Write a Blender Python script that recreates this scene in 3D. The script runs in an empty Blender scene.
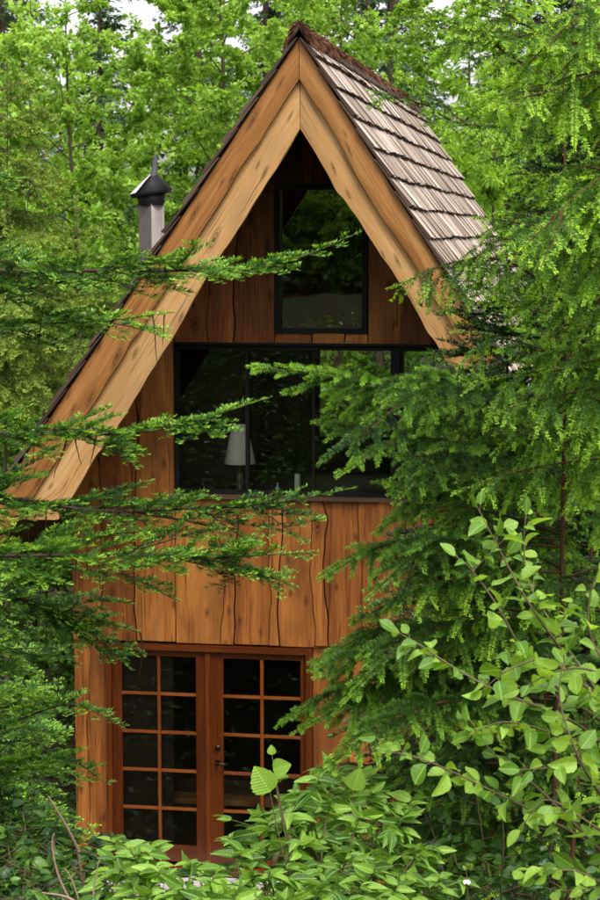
import bpy, math, random, bisect, functools
import numpy as np
from mathutils import Vector
R_ = math.radians
scene = bpy.context.scene
col = scene.collection
rs = np.random.RandomState

# ------------------------------------------------------------------ mesh collector
class Tpl:
    def __init__(s, v, f, uv=None):
        s.v = np.array(v, float); s.f = np.array(f, int)
        s.uv = np.array(uv, float) if uv is not None else s.v[:, :2].copy()

YZX = [1, 2, 0]; ZXY = [2, 0, 1]
REFA = np.array([0.31, 0.17, 0.93]); REFB = np.array([0.9, 0.3, 0.1])
@functools.lru_cache(None)
def ring_angles(sides):
    ang = np.arange(sides) * 2 * math.pi / sides
    return ang, np.cos(ang)[None, :, None], np.sin(ang)[None, :, None]
@functools.lru_cache(None)
def tube_faces(m, sides):
    i = np.arange(m - 1)[:, None] * sides; j = np.arange(sides)[None]; j2 = (j + 1) % sides
    return np.stack([i + j, i + j2, i + sides + j2, i + sides + j], -1).reshape(-1, 4)

class Geo:
    def __init__(s):
        s.V = []; s.F = []; s.T = []; s.C = []; s.n = 0
    def add(s, v, f, tint=0.5, coord=None):
        v = np.asarray(v, float); f = np.asarray(f, int)
        s.V.append(v); s.F.append(f + s.n)
        t = np.empty(len(v)); t[:] = tint
        s.T.append(t)
        s.C.append(np.zeros((len(v), 3)) if coord is None else np.asarray(coord, float))
        s.n += len(v)
    def inst(s, tpl, P, X, Y, Z, sx, sy, sz, tint, uvid=None):
        n = len(P)
        if n == 0: return
        k = len(tpl.v)
        def arr(a): return np.broadcast_to(np.asarray(a, float), (n,))[:, None, None]
        v = (P[:, None, :] + tpl.v[None, :, 0:1] * arr(sx) * X[:, None, :]
             + tpl.v[None, :, 1:2] * arr(sy) * Y[:, None, :] + tpl.v[None, :, 2:3] * arr(sz) * Z[:, None, :])
        f = tpl.f[None] + (np.arange(n) * k)[:, None, None]
        c = np.zeros((n, k, 3)); c[:, :, :2] = tpl.uv[None]
        c[:, :, 2] = (np.arange(n) % 97 / 97.0)[:, None] if uvid is None else np.asarray(uvid)[:, None]
        t = np.repeat(np.broadcast_to(np.asarray(tint, float), (n,)), k)
        s.add(v.reshape(-1, 3), f.reshape(-1, tpl.f.shape[1]), t, c.reshape(-1, 3))
    def tube(s, pts, rad, sides=5, tint=0.5):
        pts = np.asarray(pts, float); m = len(pts)
        rad = np.broadcast_to(np.asarray(rad, float), (m,))
        tan = np.empty_like(pts); tan[1:-1] = pts[2:] - pts[:-2]; tan[0] = pts[1] - pts[0]; tan[-1] = pts[-1] - pts[-2]
        tan /= np.sqrt((tan * tan).sum(1))[:, None] + 1e-9
        ref = REFA if abs(tan[0][2]) < .8 else REFB
        a = tan[:, YZX] * ref[ZXY] - tan[:, ZXY] * ref[YZX]; a /= np.sqrt((a * a).sum(1))[:, None] + 1e-9
        b = tan[:, YZX] * a[:, ZXY] - tan[:, ZXY] * a[:, YZX]
        ang, ca, sa = ring_angles(sides)
        v = pts[:, None] + rad[:, None, None] * (ca * a[:, None] + sa * b[:, None])
        f = tube_faces(m, sides)
        L = np.zeros(m); L[1:] = np.cumsum(np.sqrt(((pts[1:] - pts[:-1]) ** 2).sum(1)))
        c = np.zeros((m, sides, 3)); c[:, :, 0] = L[:, None]; c[:, :, 1] = ang[None] * .05; c[:, :, 2] = (s.n % 89) / 89
        s.add(v.reshape(-1, 3), f, tint, c.reshape(-1, 3))
    def box(s, x0, x1, y0, y1, z0, z1, tint=0.5, axis=2, gid=None):
        v = [(x, y, z) for x in (x0, x1) for y in (y0, y1) for z in (z0, z1)]
        f = [(0, 1, 3, 2), (4, 6, 7, 5), (0, 4, 5, 1), (2, 3, 7, 6), (0, 2, 6, 4), (1, 5, 7, 3)]
        v = np.array(v, float)
        gid = (s.n % 101) / 101 * 7 if gid is None else gid
        o = [i for i in range(3) if i != axis]
        V = []; Fq = []; Cc = []
        for q in f:                                   # unshared corners, so every face keeps its own grain
            V += [v[k] for k in q]
            b = len(V) - 4; Fq.append((b, b + 1, b + 2, b + 3))
            for k in q: Cc.append((v[k][axis], v[k][o[0]] + v[k][o[1]], gid))
        s.add(V, Fq, tint, Cc)
    def build(s, name, m, parent=None, smooth=False):
        me = bpy.data.meshes.new(name)
        V = np.concatenate(s.V); F = np.concatenate(s.F)
        me.vertices.add(len(V)); me.vertices.foreach_set('co', V.ravel().astype(np.float32))
        k = F.shape[1]
        me.loops.add(F.size); me.loops.foreach_set('vertex_index', F.ravel().astype(np.int32))
        me.polygons.add(len(F)); me.polygons.foreach_set('loop_start', (np.arange(len(F)) * k).astype(np.int32))
        try: me.polygons.foreach_set('loop_total', np.full(len(F), k, np.int32))
        except Exception: pass
        me.update(calc_edges=True)
        if smooth: me.polygons.foreach_set('use_smooth', np.ones(len(F), bool))
        a = me.attributes.new('tint', 'FLOAT', 'POINT'); a.data.foreach_set('value', np.concatenate(s.T).astype(np.float32))
        a = me.attributes.new('coord', 'FLOAT_VECTOR', 'POINT'); a.data.foreach_set('vector', np.concatenate(s.C).ravel().astype(np.float32))
        me.materials.append(m)
        o = bpy.data.objects.new(name, me); col.objects.link(o)
        if parent is not None: o.parent = parent
        return o

def tag(o, label=None, cat=None, group=None, kind=None):
    if label: o['label'] = label
    if cat: o['category'] = cat
    if group: o['group'] = group
    if kind: o['kind'] = kind
    return o
def empty(name, loc=(0, 0, 0), label=None, cat=None, group=None):
    o = bpy.data.objects.new(name, None); col.objects.link(o); o.location = loc
    o.empty_display_size = .2
    return tag(o, label, cat, group)
def copy_tree(o, parent=None):
    c = o.copy(); col.objects.link(c)
    if parent is not None: c.parent = parent
    for ch in list(o.children): copy_tree(ch, c)
    return c
def nrm(v):
    v = np.asarray(v, float); return v / (np.linalg.norm(v, axis=-1, keepdims=True) + 1e-9)

# ------------------------------------------------------------------ materials
class NT:
    def __init__(s, name):
        s.m = bpy.data.materials.new(name); s.m.use_nodes = True
        s.t = s.m.node_tree; s.t.nodes.clear()
        s.out = s.t.nodes.new('ShaderNodeOutputMaterial')
    def n(s, typ, **kw):
        nd = s.t.nodes.new('ShaderNode' + typ)
        for k, v in kw.items():
            if k in nd.inputs.keys() or isinstance(k, int): pass
            if hasattr(nd, k): setattr(nd, k, v)
        return nd
    def set(s, nd, key, v):
        if isinstance(v, bpy.types.NodeSocket): s.t.links.new(v, nd.inputs[key])
        else: nd.inputs[key].default_value = v
    def attr(s, name, o='Fac'):
        nd = s.n('Attribute', attribute_name=name); return nd.outputs[o]
    def math(s, op, a, b=0.0, c=None, clamp=False):
        nd = s.n('Math', operation=op); nd.use_clamp = clamp
        s.set(nd, 0, a); s.set(nd, 1, b)
        if c is not None: s.set(nd, 2, c)
        return nd.outputs[0]
    def vmul(s, v, k):
        nd = s.n('VectorMath', operation='MULTIPLY'); s.set(nd, 0, v); s.set(nd, 1, k); return nd.outputs[0]
    def noise(s, v, scale=1, detail=3, rough=.55, dist=0):
        nd = s.n('TexNoise'); s.set(nd, 'Vector', v); s.set(nd, 'Scale', scale); s.set(nd, 'Detail', detail)
        s.set(nd, 'Roughness', rough); s.set(nd, 'Distortion', dist); return nd.outputs['Fac']
    def ramp(s, f, stops):
        nd = s.n('ValToRGB'); s.set(nd, 0, f); e = nd.color_ramp.elements
        while len(e) < len(stops): e.new(.5)
        for el, (p, c) in zip(e, stops):
            el.position = p; el.color = (*c, 1) if len(c) == 3 else c
        return nd.outputs[0]
    def mix(s, f, a, b, mode='MIX'):
        nd = s.n('Mix', data_type='RGBA', blend_type=mode)
        s.set(nd, 0, f); s.set(nd, 6, a if isinstance(a, bpy.types.NodeSocket) else (*a, 1)); s.set(nd, 7, b if isinstance(b, bpy.types.NodeSocket) else (*b, 1))
        return nd.outputs[2]
    def pbsdf(s, colr, rough=.6, spec=.3, normal=None, metal=0):
        nd = s.n('BsdfPrincipled')
        s.set(nd, 'Base Color', colr if isinstance(colr, bpy.types.NodeSocket) else (*colr, 1))
        s.set(nd, 'Roughness', rough); s.set(nd, 'Specular IOR Level', spec); s.set(nd, 'Metallic', metal)
        if normal is not None: s.set(nd, 'Normal', normal)
        return nd.outputs[0]
    def bump(s, h, st=.3, d=.01):
        nd = s.n('Bump'); s.set(nd, 'Height', h); s.set(nd, 'Strength', st); s.set(nd, 'Distance', d); return nd.outputs[0]
    def done(s, sh):
        s.t.links.new(sh, s.out.inputs['Surface']); return s.m

def leaf_mat(name, dark, mid, bright, trans=.35, rough=.42, spec=.35, veins=False):
    t = NT(name)
    tint = t.attr('tint'); co = t.attr('coord', 'Vector')
    pos = t.n('NewGeometry').outputs['Position']
    nz = t.noise(pos, .75, 3)
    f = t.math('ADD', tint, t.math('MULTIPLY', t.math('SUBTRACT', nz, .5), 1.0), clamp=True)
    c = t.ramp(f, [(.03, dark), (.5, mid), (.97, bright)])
    normal = None
    if veins:
        sp = t.n('SeparateXYZ'); t.set(sp, 0, co)
        au = t.math('ABSOLUTE', sp.outputs[0])
        ph = t.math('MULTIPLY', t.math('SUBTRACT', sp.outputs[1], t.math('MULTIPLY', au, .45)), 62)
        w = t.math('SINE', ph)
        rib = t.math('POWER', t.math('MULTIPLY_ADD', w, .5, .5), 5.0)
        mid_ = t.math('LESS_THAN', au, .022)
        vein = t.math('MAXIMUM', t.math('MULTIPLY', rib, .22), t.math('MULTIPLY', mid_, .8))
        c = t.mix(t.math('MULTIPLY', vein, .5), c, tuple(min(1, k * 1.7 + .03) for k in bright))
        patch = t.noise(t.vmul(co, (9, 9, 40)), 1, 3)
        c = t.mix(t.math('MULTIPLY', patch, .4), c, dark)
        normal = t.bump(w, .30, .002)
    sh = t.pbsdf(c, rough, spec, normal)
    tr = t.n('BsdfTranslucent')
    hs = t.n('HueSaturation'); t.set(hs, 'Hue', .488); t.set(hs, 'Saturation', 1.08); t.set(hs, 'Value', 1.55); t.set(hs, 'Color', c)
    t.set(tr, 'Color', hs.outputs[0])
    mx = t.n('MixShader'); t.set(mx, 0, trans); t.set(mx, 1, sh); t.set(mx, 2, tr.outputs[0])
    return t.done(mx.outputs[0])

def wood_mat(name, c0, c1, c2, c3, rough=.6, spec=.25, knots=.8, bump=.25, streak=13., blotch=.5, fine=110.):
    """c0 darkest stain, c1..c3 heartwood to sapwood; grain follows the coord attribute (along, across, board)."""
    t = NT(name)
    co = t.attr('coord', 'Vector'); tint = t.attr('tint')
    a = t.noise(t.vmul(co, (.9, streak, 7.7)), 1, 9, .70, .5)
    fib = t.noise(t.vmul(co, (3.0, fine, 5.)), 1, 4, .65)
    big = t.noise(t.vmul(co, (1.1, 2.6, 9.3)), 1, 3)
    f = t.math('ADD', t.math('MULTIPLY', a, .75), t.math('MULTIPLY', fib, .42))
    f = t.math('ADD', f, t.math('MULTIPLY_ADD', tint, .9, -.55), clamp=True)
    c = t.ramp(f, [(.12, c0), (.38, c1), (.56, c2), (.8, c3)])
    chk = t.noise(t.vmul(co, (1.6, fine * .55, 11.)), 1, 2, .5, .4)
    c = t.mix(t.math('MULTIPLY', t.ramp(chk, [(.615, (0, 0, 0)), (.67, (1, 1, 1))]), .65), c, tuple(k * .5 for k in c0))
    big = t.math('ADD', big, t.math('MULTIPLY', t.math('SUBTRACT', t.math('ADD', a, fib), 1.), .55))
    st = t.ramp(big, [(.50, (0, 0, 0)), (.66, (1, 1, 1))])
    c = t.mix(t.math('MULTIPLY', st, blotch), c, c0)
    sp = t.n('SeparateXYZ'); t.set(sp, 0, co)
    wob_ = t.noise(t.vmul(co, (9, 14, 3)), 1, 2)
    cx = t.math('ADD', t.math('MULTIPLY_ADD', sp.outputs[0], 2.4, t.math('MULTIPLY', sp.outputs[2], 13.7)), t.math('MULTIPLY', wob_, .12))
    cy = t.math('MULTIPLY_ADD', sp.outputs[1], 5.2, t.math('MULTIPLY', sp.outputs[2], 7.1))
    cv = t.n('CombineXYZ'); t.set(cv, 0, cx); t.set(cv, 1, cy)
    vo = t.n('TexVoronoi', feature='F1', voronoi_dimensions='2D'); t.set(vo, 'Vector', cv.outputs[0]); t.set(vo, 'Scale', 1.0); t.set(vo, 'Randomness', 1.)
    d = vo.outputs['Distance']
    sc_ = t.n('SeparateColor'); t.set(sc_, 0, vo.outputs['Color'])
    on = t.math('GREATER_THAN', sc_.outputs[0], .45)
    d = t.math('MULTIPLY', d, t.math('MULTIPLY_ADD', sc_.outputs[1], 1.3, .7))
    kn = t.ramp(d, [(.055, (1, 1, 1)), (.085, (.45, .45, .45)), (.11, (.75, .75, .75)), (.24, (0, 0, 0))])
    ring = t.math('MULTIPLY_ADD', t.math('SINE', t.math('MULTIPLY', d, 75)), .3, .7)
    kk = t.math('MULTIPLY', t.math('MULTIPLY', t.math('MULTIPLY', kn, ring), on), knots)
    c = t.mix(kk, c, tuple(k * .45 for k in c0))
    h = t.math('ADD', fib, t.math('MULTIPLY', a, .8))
    return t.done(t.pbsdf(c, rough, spec, t.bump(h, bump, .006)))

def plain(name, c, rough=.5, spec=.4, metal=0, var=.25, scale=14):
    t = NT(name)
    pos = t.n('TexCoord').outputs['Object']
    nz = t.noise(pos, scale, 4)
    cc = t.mix(nz, tuple(k * (1 - var) for k in c), tuple(min(1, k * (1 + var)) for k in c))
    return t.done(t.pbsdf(cc, rough, spec, t.bump(nz, .1, .004), metal))

def glass_mat(name, ior=1.5, tintc=(.92, .95, .93), k=1.):
    t = NT(name)
    fr = t.n('Fresnel'); t.set(fr, 'IOR', ior)
    nz = t.noise(t.n('TexCoord').outputs['Object'], 1.7, 1)
    gl = t.n('BsdfGlossy'); t.set(gl, 'Roughness', 0.0); t.set(gl, 'Color', (.95, .97, .95, 1)); t.set(gl, 'Normal', t.bump(nz, .08, .02))
    tp = t.n('BsdfTransparent'); t.set(tp, 'Color', (*tintc, 1))
    mx = t.n('MixShader'); t.set(mx, 0, t.math('MULTIPLY', fr.outputs[0], k, clamp=True)); t.set(mx, 1, tp.outputs[0]); t.set(mx, 2, gl.outputs[0])
    return t.done(mx.outputs[0])

M = {}
M['siding'] = wood_mat('cedar_siding', (.030, .008, .0028), (.180, .054, .011), (.345, .125, .027), (.49, .225, .070), rough=.5, knots=.95, blotch=.5, bump=.5)
M['barge'] = wood_mat('barge_wood', (.10, .036, .009), (.28, .115, .030), (.41, .215, .075), (.50, .31, .145), rough=.5, knots=1., streak=12., blotch=.3, bump=.4)
M['door'] = wood_mat('stained_door_wood', (.018, .0035, .001), (.068, .0130, .0024), (.105, .0235, .0042), (.20, .055, .012), rough=.26, spec=.55, knots=.1, bump=.1, blotch=.3)
M['shake'] = wood_mat('cedar_shakes', (.055, .032, .022), (.21, .147, .107), (.36, .285, .228), (.53, .45, .385), rough=.8, knots=0., bump=.6, streak=13., blotch=.55, fine=70.)
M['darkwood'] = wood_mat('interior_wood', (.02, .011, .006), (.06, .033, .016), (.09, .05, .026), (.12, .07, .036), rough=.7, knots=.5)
M['weathered'] = wood_mat('weathered_wood', (.12, .10, .095), (.27, .235, .23), (.38, .33, .32), (.50, .44, .43), rough=.8, knots=.2)
M['soffit'] = wood_mat('soffit_wood', (.05, .02, .008), (.17, .075, .028), (.22, .10, .038), (.27, .13, .05), rough=.7)
M['frame'] = plain('dark_window_frame', (.007, .006, .0055), .5, .15)
M['black'] = plain('black_metal', (.006, .0055, .0065), .6, .2, .0, .4)
M['lightmetal'] = plain('pale_metal', (.62, .56, .58), .35, .5, .3, .2)
M['greymetal'] = plain('grey_metal', (.075, .07, .085), .6, .3, .2)
M['bronze'] = plain('dark_bronze', (.035, .028, .022), .3, .5, .9)
M['glass'] = glass_mat('window_glass', k=1.25)
M['glass_high'] = glass_mat('attic_window_glass', k=5.0)
M['glass_door'] = glass_mat('door_glass', k=.9)
M['white_shade'] = plain('lamp_shade_cloth', (.88, .84, .76), .9, .1, 0, .06)
M['candle'] = plain('pale_wax', (.62, .66, .50), .6, .3, 0, .05)
M['bottle'] = plain('pale_blue_glazed_bottle', (.42, .50, .56), .15, .5, 0, .1)
M['ceramic'] = plain('lamp_base_glaze', (.12, .09, .07), .25)
M['bark'] = wood_mat('grey_brown_bark', (.03, .02, .014), (.075, .052, .038), (.11, .08, .06), (.17, .13, .10), rough=.9, spec=.1, knots=.2, bump=.6, streak=40.)
M['redbark'] = wood_mat('reddish_bark', (.025, .011, .006), (.065, .028, .016), (.10, .045, .026), (.16, .08, .05), rough=.85, spec=.15, knots=.1, streak=40.)
M['stem'] = wood_mat('brown_stem', (.04, .03, .014), (.095, .07, .032), (.14, .105, .05), (.20, .16, .08), rough=.6, spec=.3, knots=.1, streak=40.)
M['stick'] = wood_mat('dead_pinkish_stick', (.09, .055, .04), (.19, .115, .085), (.25, .165, .125), (.33, .24, .19), rough=.7, knots=.1, streak=40.)
M['debris'] = leaf_mat('fallen_needles_and_moss', (.025, .012, .007), (.10, .042, .022), (.20, .10, .06), .05, .8, .1)
M['alder'] = leaf_mat('alder_leaves', (.07, .155, .014), (.25, .42, .050), (.46, .64, .17), .48)  # leaf colours lightened to paint in background haze
M['willow'] = leaf_mat('willow_leaves', (.10, .19, .015), (.24, .42, .045), (.39, .60, .10), .45)
M['maple'] = leaf_mat('understory_leaves', (.045, .105, .010), (.115, .24, .02), (.23, .41, .045), .42)
M['gold'] = leaf_mat('yellow_green_leaves', (.13, .22, .012), (.31, .46, .022), (.45, .60, .04), .45)
M['farfir'] = leaf_mat('far_conifer_needles', (.016, .04, .014), (.045, .095, .03), (.10, .18, .055), .15, .55, .2)
M['olive'] = leaf_mat('olive_conifer_needles', (.06, .095, .014), (.16, .23, .032), (.30, .42, .06), .32, .55, .2)
M['hemlock'] = leaf_mat('hemlock_needles', (.009, .028, .005), (.090, .215, .020), (.37, .60, .045), .32, .45, .3)
M['spruce'] = leaf_mat('spruce_needles', (.005, .019, .005), (.062, .160, .018), (.27, .48, .045), .28, .42, .35)  # near-black low end paints shade deep among the boughs
M['fir'] = leaf_mat('fir_needles', (.008, .028, .007), (.060, .165, .024), (.30, .50, .066), .30, .5, .18)
M['sapling'] = leaf_mat('sapling_leaves', (.035, .095, .012), (.13, .27, .030), (.34, .53, .07), .44, .38, .4, veins=True)
M['shrub'] = leaf_mat('shrub_leaves', (.040, .105, .014), (.145, .29, .032), (.33, .53, .08), .38, .4, .35, veins=True)
M['salal'] = leaf_mat('salal_leaves', (.02, .055, .010), (.065, .15, .020), (.17, .32, .04), .3, .4, .35)

def ground_mat():
    t = NT('forest_floor')
    p = t.n('NewGeometry').outputs['Position']
    n1 = t.noise(p, .9, 4); n2 = t.noise(p, 22, 4)
    c = t.ramp(n2, [(.3, (.016, .011, .006)), (.55, (.045, .030, .016)), (.75, (.075, .055, .03))])
    g = t.ramp(n1, [(.45, (0, 0, 0)), (.62, (1, 1, 1))])
    c = t.mix(t.math('MULTIPLY', g, .75), c, (.022, .045, .012))
    return t.done(t.pbsdf(c, .9, .1, t.bump(n2, .8, .05)))
M['ground'] = ground_mat()

# ------------------------------------------------------------------ leaf shapes
NEEDLE = Tpl([(0, 0, 0), (-.5, .45, 0), (0, 1, 0), (.5, .45, 0)], [(0, 3, 2, 1)])
FOLD = Tpl([(0, 0, 0), (-.36, .25, .1), (-.40, .55, .11), (0, 1, -.1), (.40, .55, .11), (.36, .25, .1)], [(0, 3, 2, 1), (0, 5, 4, 3)])
NARROW = Tpl([(0, 0, 0), (-.11, .3, .02), (-.08, .7, -.02), (0, 1, -.15), (.08, .7, -.02), (.11, .3, .02)], [(0, 3, 2, 1), (0, 5, 4, 3)])
def detail_leaf(wid, peak, fold, sag, serr, n=11, wave=0.0):
    v = []; uv = []
    for i in range(n):
        t = i / (n - 1)
        w = wid * (math.sin(math.pi * t ** peak) ** .8 if 0 < t < 1 else 0) + .006
        if 0 < t < 1: w *= 1 + serr * (1 if i % 2 else -1)
        z = -sag * t * t
        for u in (-1, -.5, 0, .5, 1):
            v.append((u * w, t, z + abs(u) * w * fold + wave * math.sin(t * 9 + u * 2) * abs(u))); uv.append((u * w, t))
    f = [(i * 5 + j, i * 5 + j + 1, i * 5 + 6 + j, i * 5 + 5 + j) for i in range(n - 1) for j in range(4)]
    return Tpl(v, f, uv)
OVAL = [detail_leaf(.36, .86, .28, .10, .035), detail_leaf(.33, .86, .45, .28, .035, wave=.02), detail_leaf(.38, .9, .12, .02, .04, wave=.03), detail_leaf(.33, .82, .6, .4, .03)]
LANCE = [detail_leaf(.21, .72, .35, .25, .03), detail_leaf(.24, .75, .25, .45, .03, wave=.02), detail_leaf(.19, .7, .5, .12, .03)]
BROAD = [detail_leaf(.44, .72, .2, .12, .05, n=15), detail_leaf(.40, .74, .35, .3, .05, n=15)]

def frame(D, N):
    D = nrm(D); X = nrm(np.cross(D, N)); Z = np.cross(X, D); return X, D, Z

# ------------------------------------------------------------------ growing things
def path(p, d, L, n, droop=0., jit=0., rng=random):
    x, y, z = (float(k) for k in p); dx, dy, dz = (float(k) for k in d); st = L / n; pts = [(x, y, z)]; u = rng.random; j2 = 2 * jit
    for i in range(n):
        dx += (u() - .5) * j2; dy += (u() - .5) * j2; dz += (u() - .5) * j2 * .6 - droop * st
        w = st / math.sqrt(dx * dx + dy * dy + dz * dz); dx *= w; dy *= w; dz *= w
        x += dx; y += dy; z += dz; dx /= st; dy /= st; dz /= st; pts.append((x, y, z))
    return np.array(pts)
def spline(ctrl, n):
    c = np.array(ctrl, float)
    c = np.vstack([2 * c[0] - c[1], c, 2 * c[-1] - c[-2]])
    out = []; m = len(c) - 3
    for t in np.linspace(0, m - 1e-6, n):
        i = int(t); u = t - i; p0, p1, p2, p3 = c[i:i + 4]
        out.append(.5 * ((2 * p1) + (p2 - p0) * u + (2 * p0 - 5 * p1 + 4 * p2 - p3) * u * u + (3 * p1 - p0 - 3 * p2 + p3) * u ** 3))
    return np.array(out)
def sample(pts, ss):
    seg = np.linalg.norm(np.diff(pts, axis=0), axis=1); L = np.r_[0, np.cumsum(seg)]
    return np.stack([np.interp(ss, L, pts[:, k]) for k in range(3)], -1), L[-1]

def lens(pts):
    L = [0.]
    P_ = pts.tolist()
    for i in range(1, len(P_)):
        a = P_[i - 1]; b = P_[i]; L.append(L[-1] + math.sqrt((a[0] - b[0]) ** 2 + (a[1] - b[1]) ** 2 + (a[2] - b[2]) ** 2))
    return P_, L
def along_at(pl, s):
    """point and unit tangent on a measured polyline"""
    P_, L = pl
    i = min(max(bisect.bisect_right(L, s) - 1, 0), len(L) - 2)
    a = P_[i]; b = P_[i + 1]; w = L[i + 1] - L[i] or 1e-9; u = (s - L[i]) / w
    return np.array([a[k] + (b[k] - a[k]) * u for k in range(3)]), np.array([(b[k] - a[k]) / w for k in range(3)])
def cross(a, b): return np.array([a[1] * b[2] - a[2] * b[1], a[2] * b[0] - a[0] * b[2], a[0] * b[1] - a[1] * b[0]])
def nrm1(v): return v / (math.sqrt(v[0] * v[0] + v[1] * v[1] + v[2] * v[2]) + 1e-9)
UP = np.array([0, 0, 1.])
class Segs:
    def __init__(s): s.a = []; s.b = []; s.n = []; s.y = []; s.k = []
    def add(s, pts, n, y0, y1, k=0.):
        m = len(pts) - 1
        s.a.append(pts[:-1]); s.b.append(pts[1:]); s.n.append(np.repeat(n[None], m, 0)); s.y.append(np.linspace(y0, y1, m)); s.k.append(np.full(m, k))

def limb(rng, pts, r0, st, wood, segs, r1=.0012, level=0):
    """one conifer branch: a stem with side twigs and twiglets; needles are set along segs afterwards"""
    pl = lens(pts); L = pl[1][-1]
    wood.tube(pts, np.linspace(r0, r1, len(pts)), 5 if r0 > .006 else 4, rng.uniform(.35, .6))
    tan0 = nrm(pts[-1] - pts[0])
    n = UP - tan0 * tan0[2]; n = nrm(n + np.array([rng.uniform(-.15, .15), rng.uniform(-.15, .15), 0]))
    shade = rng.uniform(-.12, .12)
    s = st['bare'] * L; side = 1
    while s < L * .985:
        p, tg = along_at(pl, s)
        t = s / L
        lat = nrm1(cross(tg, n)) * side
        prof = min(1., (1 - t) * st['taper'] + .10) * (.55 + .45 * min(1, (t - st['bare']) * 6 + .3))
        l = st['side'] * prof * rng.uniform(.65, 1.2)
        a = R_(rng.uniform(*st['ang']))
        d = tg * math.cos(a) + lat * math.sin(a) + n * rng.uniform(*st.get('lift1', st['lift']))
        m = max(3, int(l / .03))
        tw = path(p, d, l, m, st['droop'], st.get('jit', .06), rng); sh_ = shade + .30 * (t - .6)  # twigs darker toward the limb base, painting the crown's inner shade
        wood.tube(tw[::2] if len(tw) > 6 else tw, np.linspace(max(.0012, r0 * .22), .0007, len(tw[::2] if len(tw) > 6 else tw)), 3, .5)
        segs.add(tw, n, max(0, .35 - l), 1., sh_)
        if l > st['sub0']:
            u = .16 * l; sd = 1; tpl_ = lens(tw)
            while u < l * .93:
                p2, tg2 = along_at(tpl_, u)
                la2 = nrm1(cross(tg2, n)) * sd
                l2 = st['sub'] * l * (1 - u / l) ** .7 * rng.uniform(.6, 1.2) + .018
                a2 = R_(rng.uniform(*st['ang']))
                d2 = tg2 * math.cos(a2) + la2 * math.sin(a2) + n * rng.uniform(*st['lift'])
                t2 = path(p2, d2, l2, max(2, int(l2 / .025)), st['droop'] * 1.2, st.get('jit', .05), rng)
                segs.add(t2, n, .25, 1., sh_)
                u += st['subsp'] * rng.uniform(.75, 1.3); sd = -sd
        s += st['sp'] * rng.uniform(.7, 1.35); side = -side
    k = int(len(pts) * .55)
    segs.add(pts[k:], n, .2, 1., shade)

def needles(geo, segs, st, seed):
    r = rs(seed)
    A = np.concatenate(segs.a); B = np.concatenate(segs.b); N = np.concatenate(segs.n); Yg = np.concatenate(segs.y); K = np.concatenate(segs.k)
    ln = np.linalg.norm(B - A, axis=1)
    cnt = np.floor(ln * st['dens'] + r.rand(len(ln))).astype(int)
    i = np.repeat(np.arange(len(ln)), cnt); m = len(i)
    u = r.rand(m)[:, None]
    P = A[i] * (1 - u) + B[i] * u
    T = nrm((B - A)[i]); n = N[i]; n = nrm(n - T * (n * T).sum(1, keepdims=True)); lat = np.cross(T, n)
    if st['mode'] == 'brush':
        ph = r.rand(m) * 2 * math.pi
    else:
        ph = np.where(r.rand(m) < .5, 0, math.pi) + r.normal(0, st['flat'], m)
        ph = np.where(np.cos(ph) > 0, ph + st['vee'], ph - st['vee'])
    rad = lat * np.cos(ph)[:, None] + n * np.sin(ph)[:, None]
    fw = R_(1) * r.uniform(st['na'][0], st['na'][1], m)
    D = T * np.cos(fw)[:, None] + rad * np.sin(fw)[:, None]
    Nn = nrm(np.cross(np.cross(D, n + r.normal(0, .35, (m, 3))), D))
    X = np.cross(D, Nn)
    yg = Yg[i]
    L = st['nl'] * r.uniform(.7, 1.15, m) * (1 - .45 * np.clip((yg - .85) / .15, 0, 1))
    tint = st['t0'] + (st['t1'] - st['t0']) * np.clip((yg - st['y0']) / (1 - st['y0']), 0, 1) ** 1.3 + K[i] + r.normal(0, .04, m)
    geo.inst(NEEDLE, P, X, D, Nn, st['nw'], L, L, np.clip(tint, 0, 1))

BASE = dict(bare=.12, sp=.045, side=.32, taper=1.5, ang=(42, 62), lift=(-.1, .12), droop=.6, sub=.42, sub0=.08, subsp=.03, dens=650, mode='flat', flat=.35, vee=.2, na=(55, 80), nl=.016, nw=.0024, t0=.28, t1=.95, y0=.55)
FIR = dict(BASE, side=.44, sp=.038, nl=.029, nw=.0048, dens=440, t0=.42, t1=1.0, y0=.35, na=(40, 62), lift1=(-.40, .45), lift=(-.12, .2), droop=.25, flat=.26, vee=.5, subsp=.034, sub=.5, sub0=.07)
SPRUCE = dict(BASE, mode='brush', jit=.014, nl=.021, nw=.0024, dens=2500, sp=.060, side=.31, taper=2.6, ang=(40, 56), lift=(.05, .30), droop=4.2, sub=.5, sub0=.20, subsp=.10, na=(50, 76), t0=.36, t1=.92, y0=.25)
HEM = dict(BASE, jit=.018, nl=.017, nw=.0036, dens=900, sp=.070, side=.38, taper=2.2, droop=4.6, lift=(.0, .32), sub=.55, subsp=.060, sub0=.13, t0=.34, t1=.95, y0=.55, flat=.5, vee=-.15)
HANG = dict(HEM, lift1=(-.05, .3), lift=(-1.0, -.45), droop=5.0, sp=.075, side=.34, sub=.6, sub0=.10, subsp=.055, t0=.40, t1=1.0, y0=.2, dens=1000)
DARK = dict(HEM, t0=.10, t1=.55, y0=.6)  # needle tints lowered to paint in understorey shade
HEMFAR = dict(HEM, nl=.05, nw=.013, dens=150, sp=.10, subsp=.08)

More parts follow.
